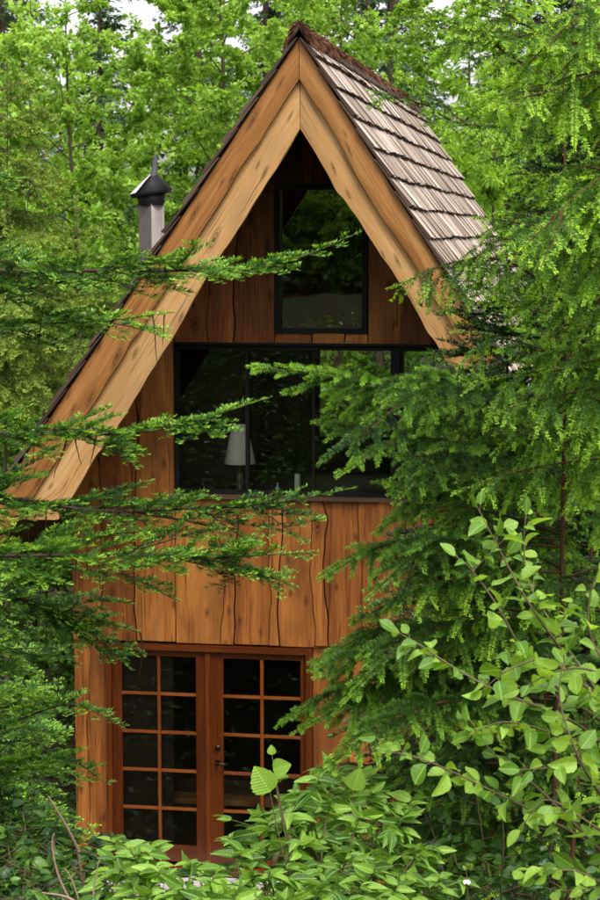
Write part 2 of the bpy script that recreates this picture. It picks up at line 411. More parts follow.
def young_conifer(name, base, top, rad, st, mat, bark, seed, label, group, lo=.12, az=None, gap=.11, lmin=.12, r0=.02, pitch=(.05, .45), power=.8, sec=0, secl=(.25, .5), extra=(), per=(4, 6), lshape=None, bare_top=.03):
    """trunk with whorls of branches; az limits where the branches point"""
    rng = random.Random(seed)
    base = np.array(base, float); top = np.array(top, float)
    root = empty(name, tuple(base), label, 'tree', group)
    wood = Geo(); segs = Segs()
    H = np.linalg.norm(top - base)
    tr = np.array([base * (1 - t) + top * t + np.array([math.sin(t * 5 + seed) * .02, math.cos(t * 4 + seed) * .02, 0]) for t in np.linspace(0, 1, 14)]) - base
    wood.tube(tr, np.linspace(r0, .004, 14), 7, .5)
    h = lo * H
    while h < H * (1 - bare_top):
        t = h / H
        l0 = max(lmin, rad * min(1, ((1 - t) / (1 - lo)) ** power))
        for k in range(rng.randint(*per)):
            a = rng.uniform(0, 2 * math.pi) if az is None else rng.uniform(*az)
            l = l0 * rng.uniform(.65, 1.15)
            up = pitch[0] + (pitch[1] - pitch[0]) * t + rng.uniform(-.12, .12)
            d = nrm([math.cos(a), math.sin(a), up])
            p, _ = sample(tr, [min(h + rng.uniform(-.04, .04), H * .99)])
            pts = path(p[0], d, l, max(5, int(l / .07)), st.get('ldroop', .55), .05, rng)
            limb(rng, pts, .003 + .0035 * l, dict(st, side=min(st['side'], l * .5)), wood, segs)
        h += gap * rng.uniform(.7, 1.3)
    # leader
    k = int(len(tr) * .9)
    segs.add(tr[k:], UP, .3, 1)
    for e in extra:
        pts = spline(e[0], e[1] if len(e) > 1 else 16) - base
        limb(rng, pts, e[2] if len(e) > 2 else .007, st, wood, segs)
        pl = lens(pts)
        for k in range(sec):
            s_ = pl[1][-1] * rng.uniform(.2, .9); p, tg = along_at(pl, s_)
            d = nrm1(tg * rng.uniform(.5, 1.) + np.array([rng.uniform(-.3, .3), rng.uniform(-.9, .9), rng.uniform(-.5, .35)]))
            l = rng.uniform(*secl) * (1.2 - .6 * s_ / pl[1][-1])
            limb(rng, path(p, d, l, 9, .4, .10, rng), .0035, dict(st, side=min(st['side'], l * .5), bare=.1), wood, segs)
    wood.build('trunk', bark, root)
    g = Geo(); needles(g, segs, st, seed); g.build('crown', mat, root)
    return root

def broadleaf(name, base, H, rad, c0, leaf, nleaf, mat, seed, label, cat='tree', group=None, tpl=FOLD, nlimb=16, tr0=.07, lean=(0, 0), droop=.25, asp=.9, vee=.75, bark='bark', stems=1, twig=.5, spread=.6):
    rng = random.Random(seed); r = rs(seed)
    root = empty(name, base, label, cat, group)
    wood = Geo(); TA = []; TB = []
    for s_ in range(stems):
        ln = np.array([lean[0], lean[1], 0]) * H
        if stems > 1:
            a = s_ * 2 * math.pi / stems + rng.uniform(-.5, .5); ln = ln + np.array([math.cos(a), math.sin(a), 0]) * rad * rng.uniform(.3, .7)
        hh = H * (1 if s_ == 0 else rng.uniform(.7, .97))
        tr = np.array([ln * t ** 1.3 + np.array([math.sin(t * 6 + seed + s_) * .02 * H * .4, math.cos(t * 5 + seed) * .02 * H * .4, t * hh]) for t in np.linspace(0, 1, 16)])
        wood.tube(tr, np.linspace(tr0, tr0 * .08, 16), 7, .5)
        nl = max(5, nlimb // stems)
        for i in range(nl):
            t = c0 + (1 - c0) * (i + rng.random()) / nl * .97
            p, L = sample(tr, [t * hh])
            a = i * 2.4 + rng.uniform(-.5, .5)
            prof = max(.18, math.sin(math.pi * min(1, (t - c0) / (1 - c0) * .80 + .22)) ** .8)
            l = rad * prof * rng.uniform(.7, 1.15)
            d = nrm([math.cos(a), math.sin(a), rng.uniform(.25, .8)])
            lb = path(p[0], d, l, 8, -.05, .10, rng)
            wood.tube(lb, np.linspace(tr0 * .30 * (1 - t * .6), tr0 * .05, 9), 4, .5)
            for j in range(max(4, int(l * 6))):
                u = rng.uniform(.18, 1.) * l
                q, _ = sample(lb, [u])
                d2 = nrm(nrm(lb[-1] - lb[0]) * rng.uniform(.2, .8) + np.array([rng.gauss(0, spread), rng.gauss(0, spread), rng.gauss(.08, spread * .7)]))
                l2 = twig * rng.uniform(.5, 1.2) * min(1.6, .5 + l * .4)
                tw = path(q[0], d2, l2, 4, droop, .15, rng)
                wood.tube(tw, np.linspace(tr0 * .06, tr0 * .02, 5), 3, .5)
                TA.append(tw[:-1]); TB.append(tw[1:])
    A = np.concatenate(TA); B = np.concatenate(TB)
    w = np.linalg.norm(B - A, axis=1); i = r.choice(len(A), nleaf, p=w / w.sum())
    u = r.rand(nleaf)[:, None]; P = A[i] * (1 - u) + B[i] * u
    T = nrm((B - A)[i])
    D = nrm(T * .6 + r.normal(0, .7, (nleaf, 3)) + np.array([0, 0, -.35]))
    P = P + D * leaf * .35
    N = nrm(r.normal(0, .45, (nleaf, 3)) + np.array([0, 0, vee]))
    X, D, Z = frame(D, N)
    sz = leaf * r.uniform(.55, 1.2, nleaf)
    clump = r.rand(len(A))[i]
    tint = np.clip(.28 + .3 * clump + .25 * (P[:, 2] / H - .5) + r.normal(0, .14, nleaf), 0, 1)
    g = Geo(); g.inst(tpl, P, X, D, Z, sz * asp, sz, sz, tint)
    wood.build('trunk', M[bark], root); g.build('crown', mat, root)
    return root

def far_conifer(name, base, H, rad, mat, seed, label, group, c0=.05, dens=1.0, lf=.16):
    rng = random.Random(seed); r = rs(seed)
    root = empty(name, base, label, 'tree', group)
    wood = Geo()
    tr = np.array([(math.sin(t * 3 + seed) * .1, math.cos(t * 3) * .1, t * H) for t in np.linspace(0, 1, 10)])
    wood.tube(tr, np.linspace(H * .013, .02, 10), 7, .5)
    PA = []; PD = []; PN = []; PT = []
    nb = int(H * 13 * dens)
    for b in range(nb):
        t = c0 + (1 - c0) * ((b + rng.random()) / nb) ** 1.1
        l = rad * (1 - t) ** .75 * rng.uniform(.55, 1.15) + .25
        a = rng.uniform(0, 6.283); p = np.array([0, 0, t * H])
        lb = path(p, nrm([math.cos(a), math.sin(a), rng.uniform(-.1, .35)]), l, 7, .32, .05, rng)
        if b % 2 == 0: wood.tube(lb, np.linspace(.02, .006, 8), 3, .4)
        m = int(l * 34 * dens) + 8
        q, L = sample(lb, rng.random() * 0 + np.array([rng.uniform(.12, 1.) for _ in range(m)]) * l)
        tg = nrm(lb[-1] - lb[0]); lat = np.cross(tg, UP)
        sd = r.choice([-1, 1], m)
        D = nrm(tg * r.uniform(.3, 1., (m, 1)) + lat * (sd * r.uniform(.2, 1., m))[:, None] + np.array([0, 0, 1.]) * r.normal(-.35, .3, (m, 1)))
        off = r.uniform(0, .30, m) * (1 - .4 * t)
        PA.append(q + D * off[:, None]); PD.append(D); PN.append(nrm(r.normal(0, .4, (m, 3)) + UP)); PT.append(np.full(m, rng.uniform(.2, .6)) + off * .9 + r.normal(0, .1, m))
    P = np.concatenate(PA); D = np.concatenate(PD); N = np.concatenate(PN); T = np.concatenate(PT)
    X, D, Z = frame(D, N); s = lf * r.uniform(.6, 1.25, len(P))
    g = Geo()
    g.inst(NARROW, P, X, D, Z, s * 1.3, s, s, np.clip(T, 0, 1))
    for k in (-1, 1):          # two more needle rows so a spray reads as feathered
        D2 = nrm(D + X * k * .8); X2 = np.cross(D2, Z)
        g.inst(NARROW, P + D * .02, X2, D2, Z, s * .9, s * .7, s, np.clip(T + .06, 0, 1))
    wood.build('trunk', M['bark'], root); g.build('crown', mat, root)
    return root

# ------------------------------------------------------------------ ground
def gz(x, y):
    x = np.asarray(x, float); y = np.asarray(y, float)
    t = np.clip((-2.2 - y) / 15.6, 0, 1.12)
    z = -.16 + 4.5 * t + .25 * np.sin(x * .5 + 1) * np.clip(t * 3, 0, 1) * .5
    return z + np.clip(y - 11, 0, 400) * .02
def ground():
    xs = np.r_[np.linspace(-300, -30, 14), np.linspace(-26, 26, 60), np.linspace(30, 300, 14)]
    ys = np.r_[np.linspace(-300, -44, 12), np.linspace(-42, 30, 90), np.linspace(34, 400, 14)]
    r = rs(5)
    X, Y = np.meshgrid(xs, ys); Z = gz(X, Y) + r.normal(0, .018, X.shape) * (np.abs(X) < 27)
    V = np.stack([X, Y, Z], -1).reshape(-1, 3); nx = len(xs)
    i = np.arange(len(ys) - 1)[:, None] * nx + np.arange(nx - 1)[None]
    F = np.stack([i, i + 1, i + nx + 1, i + nx], -1).reshape(-1, 4)
    g = Geo(); g.add(V, F); tag(g.build('ground', M['ground'], None, True), kind='structure')
ground()

# ------------------------------------------------------------------ the cabin
KL, KR, AP = 1.465, 1.585, 7.735
def roofz(x): return AP - (KL * -x if x < 0 else KR * x)
cabin = empty('wooden_cabin', (0, 0, 0), 'narrow steep gabled wooden cabin with live edge cedar boards and paired golden barge boards', 'cabin')
rb = random.Random(11)
def wob(seed, amp):
    q = random.Random(seed)
    w = [(q.uniform(.6, 1.6), q.uniform(0, 6.3), amp * q.uniform(.4, 1)), (q.uniform(2.2, 4.2), q.uniform(0, 6.3), amp * q.uniform(.2, .6)), (q.uniform(6, 11), q.uniform(0, 6.3), amp * .16)]
    bl = [(q.uniform(0, 8), amp * q.uniform(-1, 1.3)) for _ in range(7)]
    return lambda z: sum(a * math.sin(f * z * 2 + p) for f, p, a in w) + sum(a * math.exp(-((z - c) / .10) ** 2) for c, a in bl)
def board(g, xl, xr, z0, ztop, yf, th, wl, wr, seed, tint):
    """vertical board, live edges left and right; ztop is a height or a function of x"""
    q = random.Random(seed)
    zt = ztop if callable(ztop) else (lambda x: ztop)
    n = max(4, int((max(zt(xl), zt(xr)) - z0) / .045)); us = (0, .33, .67, 1)
    V = []; Cc = []; gid = q.uniform(0, 40); off = q.uniform(0, 9); zb = z0 + q.uniform(-.012, .012)
    for i in range(n + 1):
        for u in us:
            zz = zb + (zt(xl + (xr - xl) * u) - zb) * i / n
            a = xl + wl(zz); b = xr + wr(zz); x = a + (b - a) * u
            if b - a < .02: x = (a + b) / 2 + (u - .5) * .02
            zz = zb + (zt(x) - zb) * i / n
            V.append((x, yf - .004 * math.sin(math.pi * u), zz)); Cc.append((zz + off, x, gid))
    m = 4; N = len(V)
    F = [(i * m + j, i * m + j + 1, (i + 1) * m + j + 1, (i + 1) * m + j) for i in range(n) for j in range(3)]
    g.add(V, F, tint, Cc)
    for j in (0, 3):                       # bark-dark live edges
        E = [V[i * m + j] for i in range(n + 1)]
        W = []; CC = []
        for x, y, z in E: W += [(x, y, z), (x + (.004 if j == 0 else -.004), y + th, z)]; CC += [(z, x, gid), (z, x + th, gid)]
        g.add(W, [(2 * i, 2 * i + 2, 2 * i + 3, 2 * i + 1) for i in range(n)], max(0, tint - .55), CC)
    b = V[:4]; W = b + [(x, y + th, z) for x, y, z in b]
    g.add(W, [(0, 4, 5, 1), (1, 5, 6, 2), (2, 6, 7, 3)], max(0, tint - .2), [(p[2], p[0], gid) for p in W])

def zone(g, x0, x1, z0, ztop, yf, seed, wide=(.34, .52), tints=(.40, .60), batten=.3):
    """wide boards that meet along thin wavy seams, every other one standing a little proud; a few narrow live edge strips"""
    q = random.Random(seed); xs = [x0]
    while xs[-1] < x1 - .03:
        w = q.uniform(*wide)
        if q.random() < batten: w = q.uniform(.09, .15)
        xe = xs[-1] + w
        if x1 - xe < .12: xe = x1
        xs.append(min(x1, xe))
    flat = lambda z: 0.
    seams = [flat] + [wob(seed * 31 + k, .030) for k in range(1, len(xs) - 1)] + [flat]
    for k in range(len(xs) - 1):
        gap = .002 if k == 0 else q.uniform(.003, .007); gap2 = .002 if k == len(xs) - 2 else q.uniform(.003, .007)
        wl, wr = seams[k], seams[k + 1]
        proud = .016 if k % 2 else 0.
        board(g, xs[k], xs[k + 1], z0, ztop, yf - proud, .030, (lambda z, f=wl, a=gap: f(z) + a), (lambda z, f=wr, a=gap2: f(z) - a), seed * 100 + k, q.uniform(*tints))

WX0, WX1 = -1.391, 1.25           # the wide window
WZ0, WZ1 = 3.665, 5.022
rz = lambda x: roofz(x) - .10
g = Geo()
zone(g, -2.41, WX0 - .004, 2.19, rz, 0.0, 21, wide=(.26, .40))
zone(g, WX1 + .004, 1.86, 2.19, rz, 0.0, 22)
zone(g, WX0, WX1, 2.19, 3.62, 0.0, 23, wide=(.24, .46), batten=.3)
zone(g, WX0, -.43, WZ1 + .02, rz, 0.0, 24, wide=(.24, .36), batten=.2, tints=(.20, .46))  # darker tints paint in the shade under the gable overhang
zone(g, .45, WX1, WZ1 + .02, rz, 0.0, 25, wide=(.24, .36), batten=.2, tints=(.20, .46))  # overhang shade painted into the tints here too
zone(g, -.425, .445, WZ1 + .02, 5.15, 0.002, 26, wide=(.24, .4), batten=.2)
zone(g, -.425, .445, 6.53, rz, 0.002, 27, wide=(.2, .3), batten=0, tints=(.1, .3))  # deepest painted shade, at the peak
zone(g, -2.41, -2.086, -.10, 2.235, .034, 28, wide=(.15, .17), batten=0)
zone(g, -.070, 1.86, -.10, 2.235, .034, 29, wide=(.30, .44), batten=.2)
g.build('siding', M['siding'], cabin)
# box of the house behind the boards: side walls, back wall round a window, floors
g = Geo()
g.box(-2.39, -2.30, .08, 9.0, -.2, 4.05); g.box(1.76, 1.85, .08, 9.0, -.2, 4.72)
RWX0, RWX1, RWZ0, RWZ1 = -1.36, .62, 3.20, 4.62
g.box(-2.30, RWX0, 8.9, 9.0, -.2, 4.15); g.box(RWX1, 1.76, 8.9, 9.0, -.2, 4.72); g.box(RWX0, RWX1, 8.9, 9.0, -.2, RWZ0); g.box(RWX0, RWX1, 8.9, 9.0, RWZ1, 5.35)
V = []
for (xa, za, xb, zb) in ((RWX0, 4.15, -2.30, 4.15),):
    pass
# upper gable of the back wall
gy = 8.95
V = [(-2.30, gy, 4.15), (RWX0, gy, 4.15), (RWX0, gy, roofz(RWX0) - .12), (-2.30, gy, roofz(-2.3) - .12),
     (RWX0, gy, 5.35), (RWX1, gy, 5.35), (RWX1, gy, roofz(RWX1) - .12), (0, gy, AP - .14), (RWX0, gy, roofz(RWX0) - .121),
     (RWX1, gy, 4.72), (1.76, gy, 4.72), (1.76, gy, roofz(1.76) - .12)]
g.add(V, [(0, 1, 2, 3), (4, 5, 6, 8), (8, 6, 7, 7), (9, 10, 11, 6)], .5, [(v[2], v[0], .3) for v in V])
g.box(-2.30, 1.76, .10, 8.9, -.12, -.02, axis=1); g.box(-2.30, 1.76, .10, 8.9, 2.62, 2.74, axis=1); g.box(-2.0, 1.6, .10, 5.4, 5.06, 5.14, axis=1)
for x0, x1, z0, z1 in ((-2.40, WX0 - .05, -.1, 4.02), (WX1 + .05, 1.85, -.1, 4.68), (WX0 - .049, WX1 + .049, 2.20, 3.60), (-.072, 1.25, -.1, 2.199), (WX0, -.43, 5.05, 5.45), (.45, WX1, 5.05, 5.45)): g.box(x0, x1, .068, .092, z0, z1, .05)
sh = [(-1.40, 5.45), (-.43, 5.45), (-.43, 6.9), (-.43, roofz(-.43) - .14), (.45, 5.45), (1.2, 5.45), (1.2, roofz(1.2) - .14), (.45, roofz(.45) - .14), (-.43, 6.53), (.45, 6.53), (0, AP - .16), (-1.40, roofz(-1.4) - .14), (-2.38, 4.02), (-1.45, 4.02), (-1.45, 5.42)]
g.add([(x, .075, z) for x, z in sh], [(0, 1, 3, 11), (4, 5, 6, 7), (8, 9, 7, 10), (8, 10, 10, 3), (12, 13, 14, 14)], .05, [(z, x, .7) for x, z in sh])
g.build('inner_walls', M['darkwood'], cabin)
g = Geo()
for x0, x1 in ((RWX0, RWX0 + .05), (-.2, -.13), (RWX1 - .05, RWX1)): g.box(x0, x1, 8.86, 8.895, RWZ0, RWZ1)
g.box(RWX0, RWX1, 8.855, 8.893, RWZ0, RWZ0 + .05); g.box(RWX0, RWX1, 8.855, 8.893, RWZ1 - .05, RWZ1)
rw = g.build('rear_window', M['frame'], cabin)
g = Geo(); g.add([(RWX0 + .05, 8.875, RWZ0 + .05), (RWX1 - .05, 8.875, RWZ0 + .05), (RWX1 - .05, 8.875, RWZ1 - .05), (RWX0 + .05, 8.875, RWZ1 - .05)], [(0, 1, 2, 3)]); g.build('pane', M['glass'], rw)

# --- roof
roof_g = Geo()
def slab(side, k, xe):
    th = math.atan(k); nx, nz = side * math.sin(th), math.cos(th)
    P = []
    for y in (-1.17, 9.15):
        for x in (0, xe):
            z = AP - k * abs(x)
            P += [(x, y, z - .01), (x + (0 if x == 0 else 0), y, z - .13)]
    F = [(0, 2, 6, 4), (1, 5, 7, 3), (0, 1, 3, 2), (4, 6, 7, 5), (2, 3, 7, 6)]
    roof_g.add(P, F, .5, [(p[1], p[0] * 2, .4) for p in P])
slab(-1, KL, -3.22); slab(1, KR, 1.93)
roof = roof_g.build('roof', M['soffit'], cabin)
g = Geo()
def shakes(side, k, xe, seed, expo=.305):
    q = random.Random(seed); th = math.atan(k)
    e = np.array([side * math.cos(th), 0, -math.sin(th)]); n = np.array([side * math.sin(th), 0, math.cos(th)])
    L = abs(xe) / math.cos(th); s = .20; row = 0
    while s < L + .08:
        y = -1.285 - q.uniform(0, .01); ph = q.uniform(0, 6)
        while y < 9.16:
            w = q.choice((.11, .15, .19, .24, .29)) * q.uniform(.85, 1.15); y1 = min(y + w, 9.18)
            if y1 - y < .03: break
            sb = min(s + q.uniform(-.010, .014) + .010 * math.sin(y * 1.7 + ph), L + .1); su = max(.0, sb - .50)
            hb = .048 + q.uniform(.014, .032); ht = .016; tk = q.uniform(.030, .044)
            sk = q.uniform(-.012, .012)
            o = np.array([0, 0, AP - .008])
            def pt(ss, yy, h): return o + e * ss + n * h + np.array([0, yy, 0])
            ya, yb = y + .0022, y1 - .0022
            v = [pt(sb, ya, hb), pt(sb + sk, yb, hb + q.uniform(-.004, .004)), pt(su, yb, ht), pt(su, ya, ht)]
            lo = [pt(sb - .004, ya, hb - tk), pt(sb + sk - .004, yb, hb - tk), pt(su, yb, ht - .008), pt(su, ya, ht - .008)]
            t = q.uniform(.36, .82); gid = q.uniform(0, 60)
            co = [(sb, ya, gid), (sb, yb, gid), (su, yb, gid), (su, ya, gid)]
            qf = (0, 1, 2, 3) if side > 0 else (3, 2, 1, 0)
            g.add(v, [qf], t, co)
            g.add([v[0], v[1], lo[1], lo[0]], [(0, 3, 2, 1) if side > 0 else (0, 1, 2, 3)], .03, [(sb, ya, gid), (sb, yb, gid), (sb + .02, yb, gid), (sb + .02, ya, gid)])  # butt face coloured dark to paint the shadow line of the course
            for a, b in ((3, 0), (1, 2)):
                g.add([v[a], v[b], lo[b], lo[a]], [(0, 1, 2, 3)], .1, [(0, ya, gid)] * 4)
            y = y1
        s += expo; row += 1
shakes(1, KR, 1.93, 3); shakes(-1, KL, -3.22, 4)
g.build('shakes', M['shake'], roof)
# moss tufts along the butt ends of the right slope, litter and moss over the ridge
q = rs(8); g = Geo(); th = math.atan(KR)
e = np.array([math.cos(th), 0, -math.sin(th)]); nn = np.array([math.sin(th), 0, math.cos(th)])
for side, k, xe, m in ((1, KR, 1.93, 9000), (-1, KL, -3.22, 1500)):
    th = math.atan(k); e = np.array([side * math.cos(th), 0, -math.sin(th)]); nn = np.array([side * math.sin(th), 0, math.cos(th)])
    row = q.randint(0, int(abs(xe) / math.cos(th) / .305), m); s = .206 + row * .305 + q.normal(0, .008, m); y = q.uniform(-1.25, 9.1, m)
    keep = np.sin(y * 3 + row * 2) + np.sin(y * 7.3 + row) > -.9
    s, y = s[keep], y[keep]; m2 = len(s)
    P = np.array([0, 0, AP]) + e * s[:, None] + nn * q.uniform(.012, .040, m2)[:, None]; P[:, 1] = y
    D = nrm(e[None] * .6 + q.normal(0, .8, (m2, 3)) + nn[None] * .3); X, D, Z = frame(D, q.normal(0, 1, (m2, 3)))
    g.inst(FOLD, P, X, D, Z, .02, q.uniform(.014, .032, m2), .02, np.clip(q.normal(.16, .12, m2), 0, 1))
g.build('moss', M['debris'], roof)
g = Geo(); q2 = random.Random(5); y = -1.30
while y < 9.15:
    w = q2.uniform(.12, .2)
    for side, k in ((1, KR), (-1, KL)):
        th = math.atan(k); ex = math.cos(th); ez = math.sin(th); L = .13 + q2.uniform(-.02, .03); o = .035 + q2.uniform(0, .015)
        up = AP + .06 + o
        v = [(0, y, up), (side * ex * L, y, up - ez * L), (side * ex * L, y + w - .004, up - ez * L), (0, y + w - .004, up)]
        gid = q2.uniform(0, 50)
        g.add(v + [(a, b, c - .03) for a, b, c in v], [(0, 1, 2, 3), (4, 7, 6, 5), (0, 4, 5, 1), (1, 5, 6, 2), (2, 6, 7, 3)], q2.uniform(.0, .16), [(0, p[1], gid) if i % 4 in (0, 3) else (.2, p[1], gid) for i, p in enumerate(v + v)])
    y += w
ridge = g.build('ridge_cap', M['shake'], roof)
g = Geo(); m = 6000
y = -1.28 + 10.4 * q.rand(m) ** 3.6; clump = np.sin(y * 5) * .5 + np.sin(y * 13 + 1) * .3
sgn = np.where(q.rand(m) < .72, 1, -1); dd = np.abs(q.normal(0, .06, m)) * (1 + .5 * clump) * np.clip(1.2 - (y + 1.2) / 4, .35, 1)
P = np.stack([sgn * dd * .62, y, AP + .115 - dd * .95 + q.uniform(0, .03, m)], -1)
D = nrm(np.stack([sgn * .5, q.normal(0, .35, m), -.9 + q.normal(0, .35, m)], -1)); X, D, Z = frame(D, q.normal(0, 1, (m, 3)))
g.inst(NEEDLE, P, X, D, Z, .012, q.uniform(.04, .11, m), .1, np.clip(q.normal(.45, .2, m), 0, 1))
g.build('needle_litter', M['debris'], ridge)

# --- barge boards: an outer board in front and an inner one tucked under it, mitred at the peak
def barge(name, side, k, x_end, top, bot, yf, th, seed, tint, zcut=None, x0=.0025):
    q = random.Random(seed); g = Geo(); n = 90; us = np.linspace(0, 1, 7); gid = q.uniform(0, 40)
    wl = wob(seed, .022); V = []; Cc = []; sl = math.sqrt(1 + k * k)
    for i in range(n + 1):
        ax = x0 + (x_end - x0) * i / n; x = side * ax; zr = AP - k * ax
        zt = zr - top(ax); zb = zr - bot(ax) + wl(ax * 2.2) * min(1, ax * 4)
        if zcut is not None: zb = max(zb, zcut); zt = max(zt, zcut + .002)
        for u in us:
            V.append((x, yf - .012 * math.sin(math.pi * u) ** .5, zt + (zb - zt) * u)); Cc.append((ax * sl + gid, u * .36, gid))
    m = len(us)
    F = [(i * m + j, (i + 1) * m + j, (i + 1) * m + j + 1, i * m + j + 1) for i in range(n) for j in range(m - 1)]
    if side > 0: F = [f[::-1] for f in F]
    g.add(V, F, tint, Cc)
    for j in (0, m - 1):
        W = []; CC = []
        for i in range(n + 1):
            x, y, z = V[i * m + j]; W += [(x, y, z), (x, y + th, z)]; c = Cc[i * m + j]; CC += [c, (c[0], c[1] + th, c[2])]
        g.add(W, [(2 * i, 2 * i + 2, 2 * i + 3, 2 * i + 1) for i in range(n)], tint - .05, CC)
    for i in (0, n):
        E = V[i * m:(i + 1) * m]; W = []
        for x, y, z in E: W += [(x, y, z), (x, y + th, z)]
        g.add(W, [(2 * j, 2 * j + 2, 2 * j + 3, 2 * j + 1) for j in range(m - 1)], tint - .25, [(0, w_[2], gid) for w_ in W])
    return g.build(name, M['barge'], cabin)
tag(barge('barge_board', -1, KL, 3.15, lambda a: .004, lambda a: .345 + .05 * a, -1.235, .05, 31, .36), 'golden outer barge board on the left slope')
tag(barge('barge_board', 1, KR, 1.80, lambda a: .004, lambda a: .345 - .015 * a + .06 * math.exp(-((a - .62) / .16) ** 2), -1.235, .05, 32, .42, 4.93), 'golden outer barge board with a knot bulge on the right slope')
tag(barge('barge_board', -1, KL, 2.75, lambda a: .30 + .05 * a, lambda a: .76 + .11 * a, -1.18, .045, 33, .66, 3.52), 'pale inner barge board on the left slope')
tag(barge('barge_board', 1, KR, 1.66, lambda a: .29 - .015 * a, lambda a: .76 - .03 * a, -1.18, .045, 34, .62, 4.90), 'pale inner barge board on the right slope')

# --- windows of the front
def rect_frame(g, x0, x1, z0, z1, w, y0, y1, wt=None):
    wt = wt or w
    g.box(x0, x0 + w, y0, y1, z0, z1); g.box(x1 - w, x1, y0, y1, z0, z1)
    g.box(x0 + w, x1 - w, y0, y1, z0, z0 + w, axis=0); g.box(x0 + w, x1 - w, y0, y1, z1 - wt, z1, axis=0)
def pane(parent, x0, x1, z0, z1, y, name='pane', m='glass'):
    g = Geo(); g.add([(x0, y, z0), (x1, y, z0), (x1, y, z1), (x0, y, z1)], [(0, 1, 2, 3)]); return g.build(name, M[m], parent)
g = Geo(); rect_frame(g, WX0 - .002, WX1 + .002, WZ0 - .045, WZ1 + .014, .042, -.012, .09)
for x, w in ((-.694, .030), (.704, .085)): g.box(x - w / 2, x + w / 2, -.008, .085, WZ0 - .002, WZ1 - .03)
g.box(-.066 - .012, -.066 + .012, .03, .075, WZ0 - .002, WZ1 - .03)
win = tag(g.build('window', M['frame'], cabin), 'wide dark framed window across the upper floor')
pane(win, WX0 + .04, WX1 - .04, WZ0 - .004, WZ1 - .028, .05)
g = Geo(); rect_frame(g, -.424, .442, 5.152, 6.528, .05, -.02, .09)
att = tag(g.build('window', M['frame'], cabin), 'tall dark attic window under the gable peak')
pane(att, -.374, .392, 5.202, 6.478, .045, m='glass_high')
g = Geo(); g.box(WX0 - .05, WX1 + .04, -.055, -.013, 3.585, 3.622, axis=0); g.build('window_sill', M['darkwood'], cabin)
g = Geo(); g.box(WX0 + .01, WX1, -.05, -.013, WZ1 + .018, WZ1 + .040, axis=0); g.build('drip_cap', M['frame'], cabin)
# --- french doors
g = Geo()
g.box(-2.082, -2.030, -.03, .10, -.02, 2.165, .55); g.box(-.126, -.074, -.03, .10, -.02, 2.165, .55); g.box(-2.030, -.126, -.028, .10, 2.105, 2.165, .5, axis=0)
g.build('door_frame', M['door'], cabin)
def door(x0, x1, gl0, gl1, label, tint):
    g = Geo(); y0, y1 = .012, .062
    g.box(x0, gl0, y0, y1, .012, 2.10, tint); g.box(gl1, x1, y0, y1, .012, 2.10, tint)
    g.box(gl0, gl1, y0 + .002, y1, 2.04, 2.10, tint, axis=0); g.box(gl0, gl1, y0 + .002, y1, .012, .172, tint, axis=0)
    mx = (gl0 + gl1) / 2
    g.box(mx - .015, mx + .015, y0 + .006, y1 - .006, .172, 2.04, tint + .22)  # bar tinted lighter than the stiles, painting the light it catches
    for k in range(1, 5):
        z = .157 + k * .3775
        for a, b in ((gl0, mx - .016), (mx + .016, gl1)): g.box(a, b, y0 + .009, y1 - .009, z - .0135, z + .0135, tint + .38, axis=0)  # cross bars lighter still, caught light painted in
    d = tag(g.build('door', M['door'], cabin), label); pane(d, gl0 + .001, gl1 - .001, .173, 2.039, .037, m='glass_door'); return d
d1 = door(-2.026, -1.092, -1.935, -1.202, 'left french door leaf without a handle', .45)
d2 = door(-1.086, -.130, -.937, -.185, 'right french door leaf with lever handle and lock', .5)
g = Geo(); g.box(-1.106, -1.062, -.008, .010, .014, 2.098, .6); g.build('astragal', M['door'], d1)
def lathe(g, prof, c, sides=14, tint=.5):
    V = [(c[0] + r * math.cos(a), c[1] + r * math.sin(a), c[2] + z) for r, z in prof for a in np.arange(sides) * 2 * math.pi / sides]
    F = [(i * sides + j, i * sides + (j + 1) % sides, (i + 1) * sides + (j + 1) % sides, (i + 1) * sides + j) for i in range(len(prof) - 1) for j in range(sides)]
    g.add(V, F, tint)
g = Geo(); hx, hz = -.992, 1.02
a = np.arange(14) * 2 * math.pi / 14
for cz in (hz,):
    g.tube([(hx, .011, cz), (hx, -.002, cz)], [.026, .024], 14); g.tube([(hx, -.002, cz), (hx, -.0021, cz)], [.024, .0], 14)
g.tube([(hx, 0, hz), (hx, -.045, hz)], .009, 8); g.tube(spline([(hx - .01, -.045, hz), (hx + .03, -.05, hz + .006), (hx + .085, -.047, hz - .004), (hx + .11, -.044, hz + .012)], 9), [.009, .009, .008, .008, .007, .007, .006, .006, .005], 7)
g.build('handle', M['bronze'], d2, True)
g = Geo(); g.tube([(hx, .011, hz + .145), (hx, -.010, hz + .145), (hx, -.0105, hz + .145)], [.027, .025, 0], 14); g.box(hx - .004, hx + .004, -.022, -.010, hz + .13, hz + .16); g.build('lock', M['bronze'], d2)
g = Geo(); g.box(-2.082, -.074, -.09, .10, -.075, -.021, .62, axis=0); g.build('threshold', M['door'], cabin)
g = Geo()
for i in range(3): g.box(-2.0, -.15, -.62 + i * .175, -.62 + i * .175 + .168, -.125, -.085, .5 + .1 * i, axis=0)
g.box(-1.95, -1.87, -.6, -.11, -.3, -.125); g.box(-.28, -.2, -.6, -.11, -.3, -.125)
g.build('doorstep', M['weathered'], cabin)
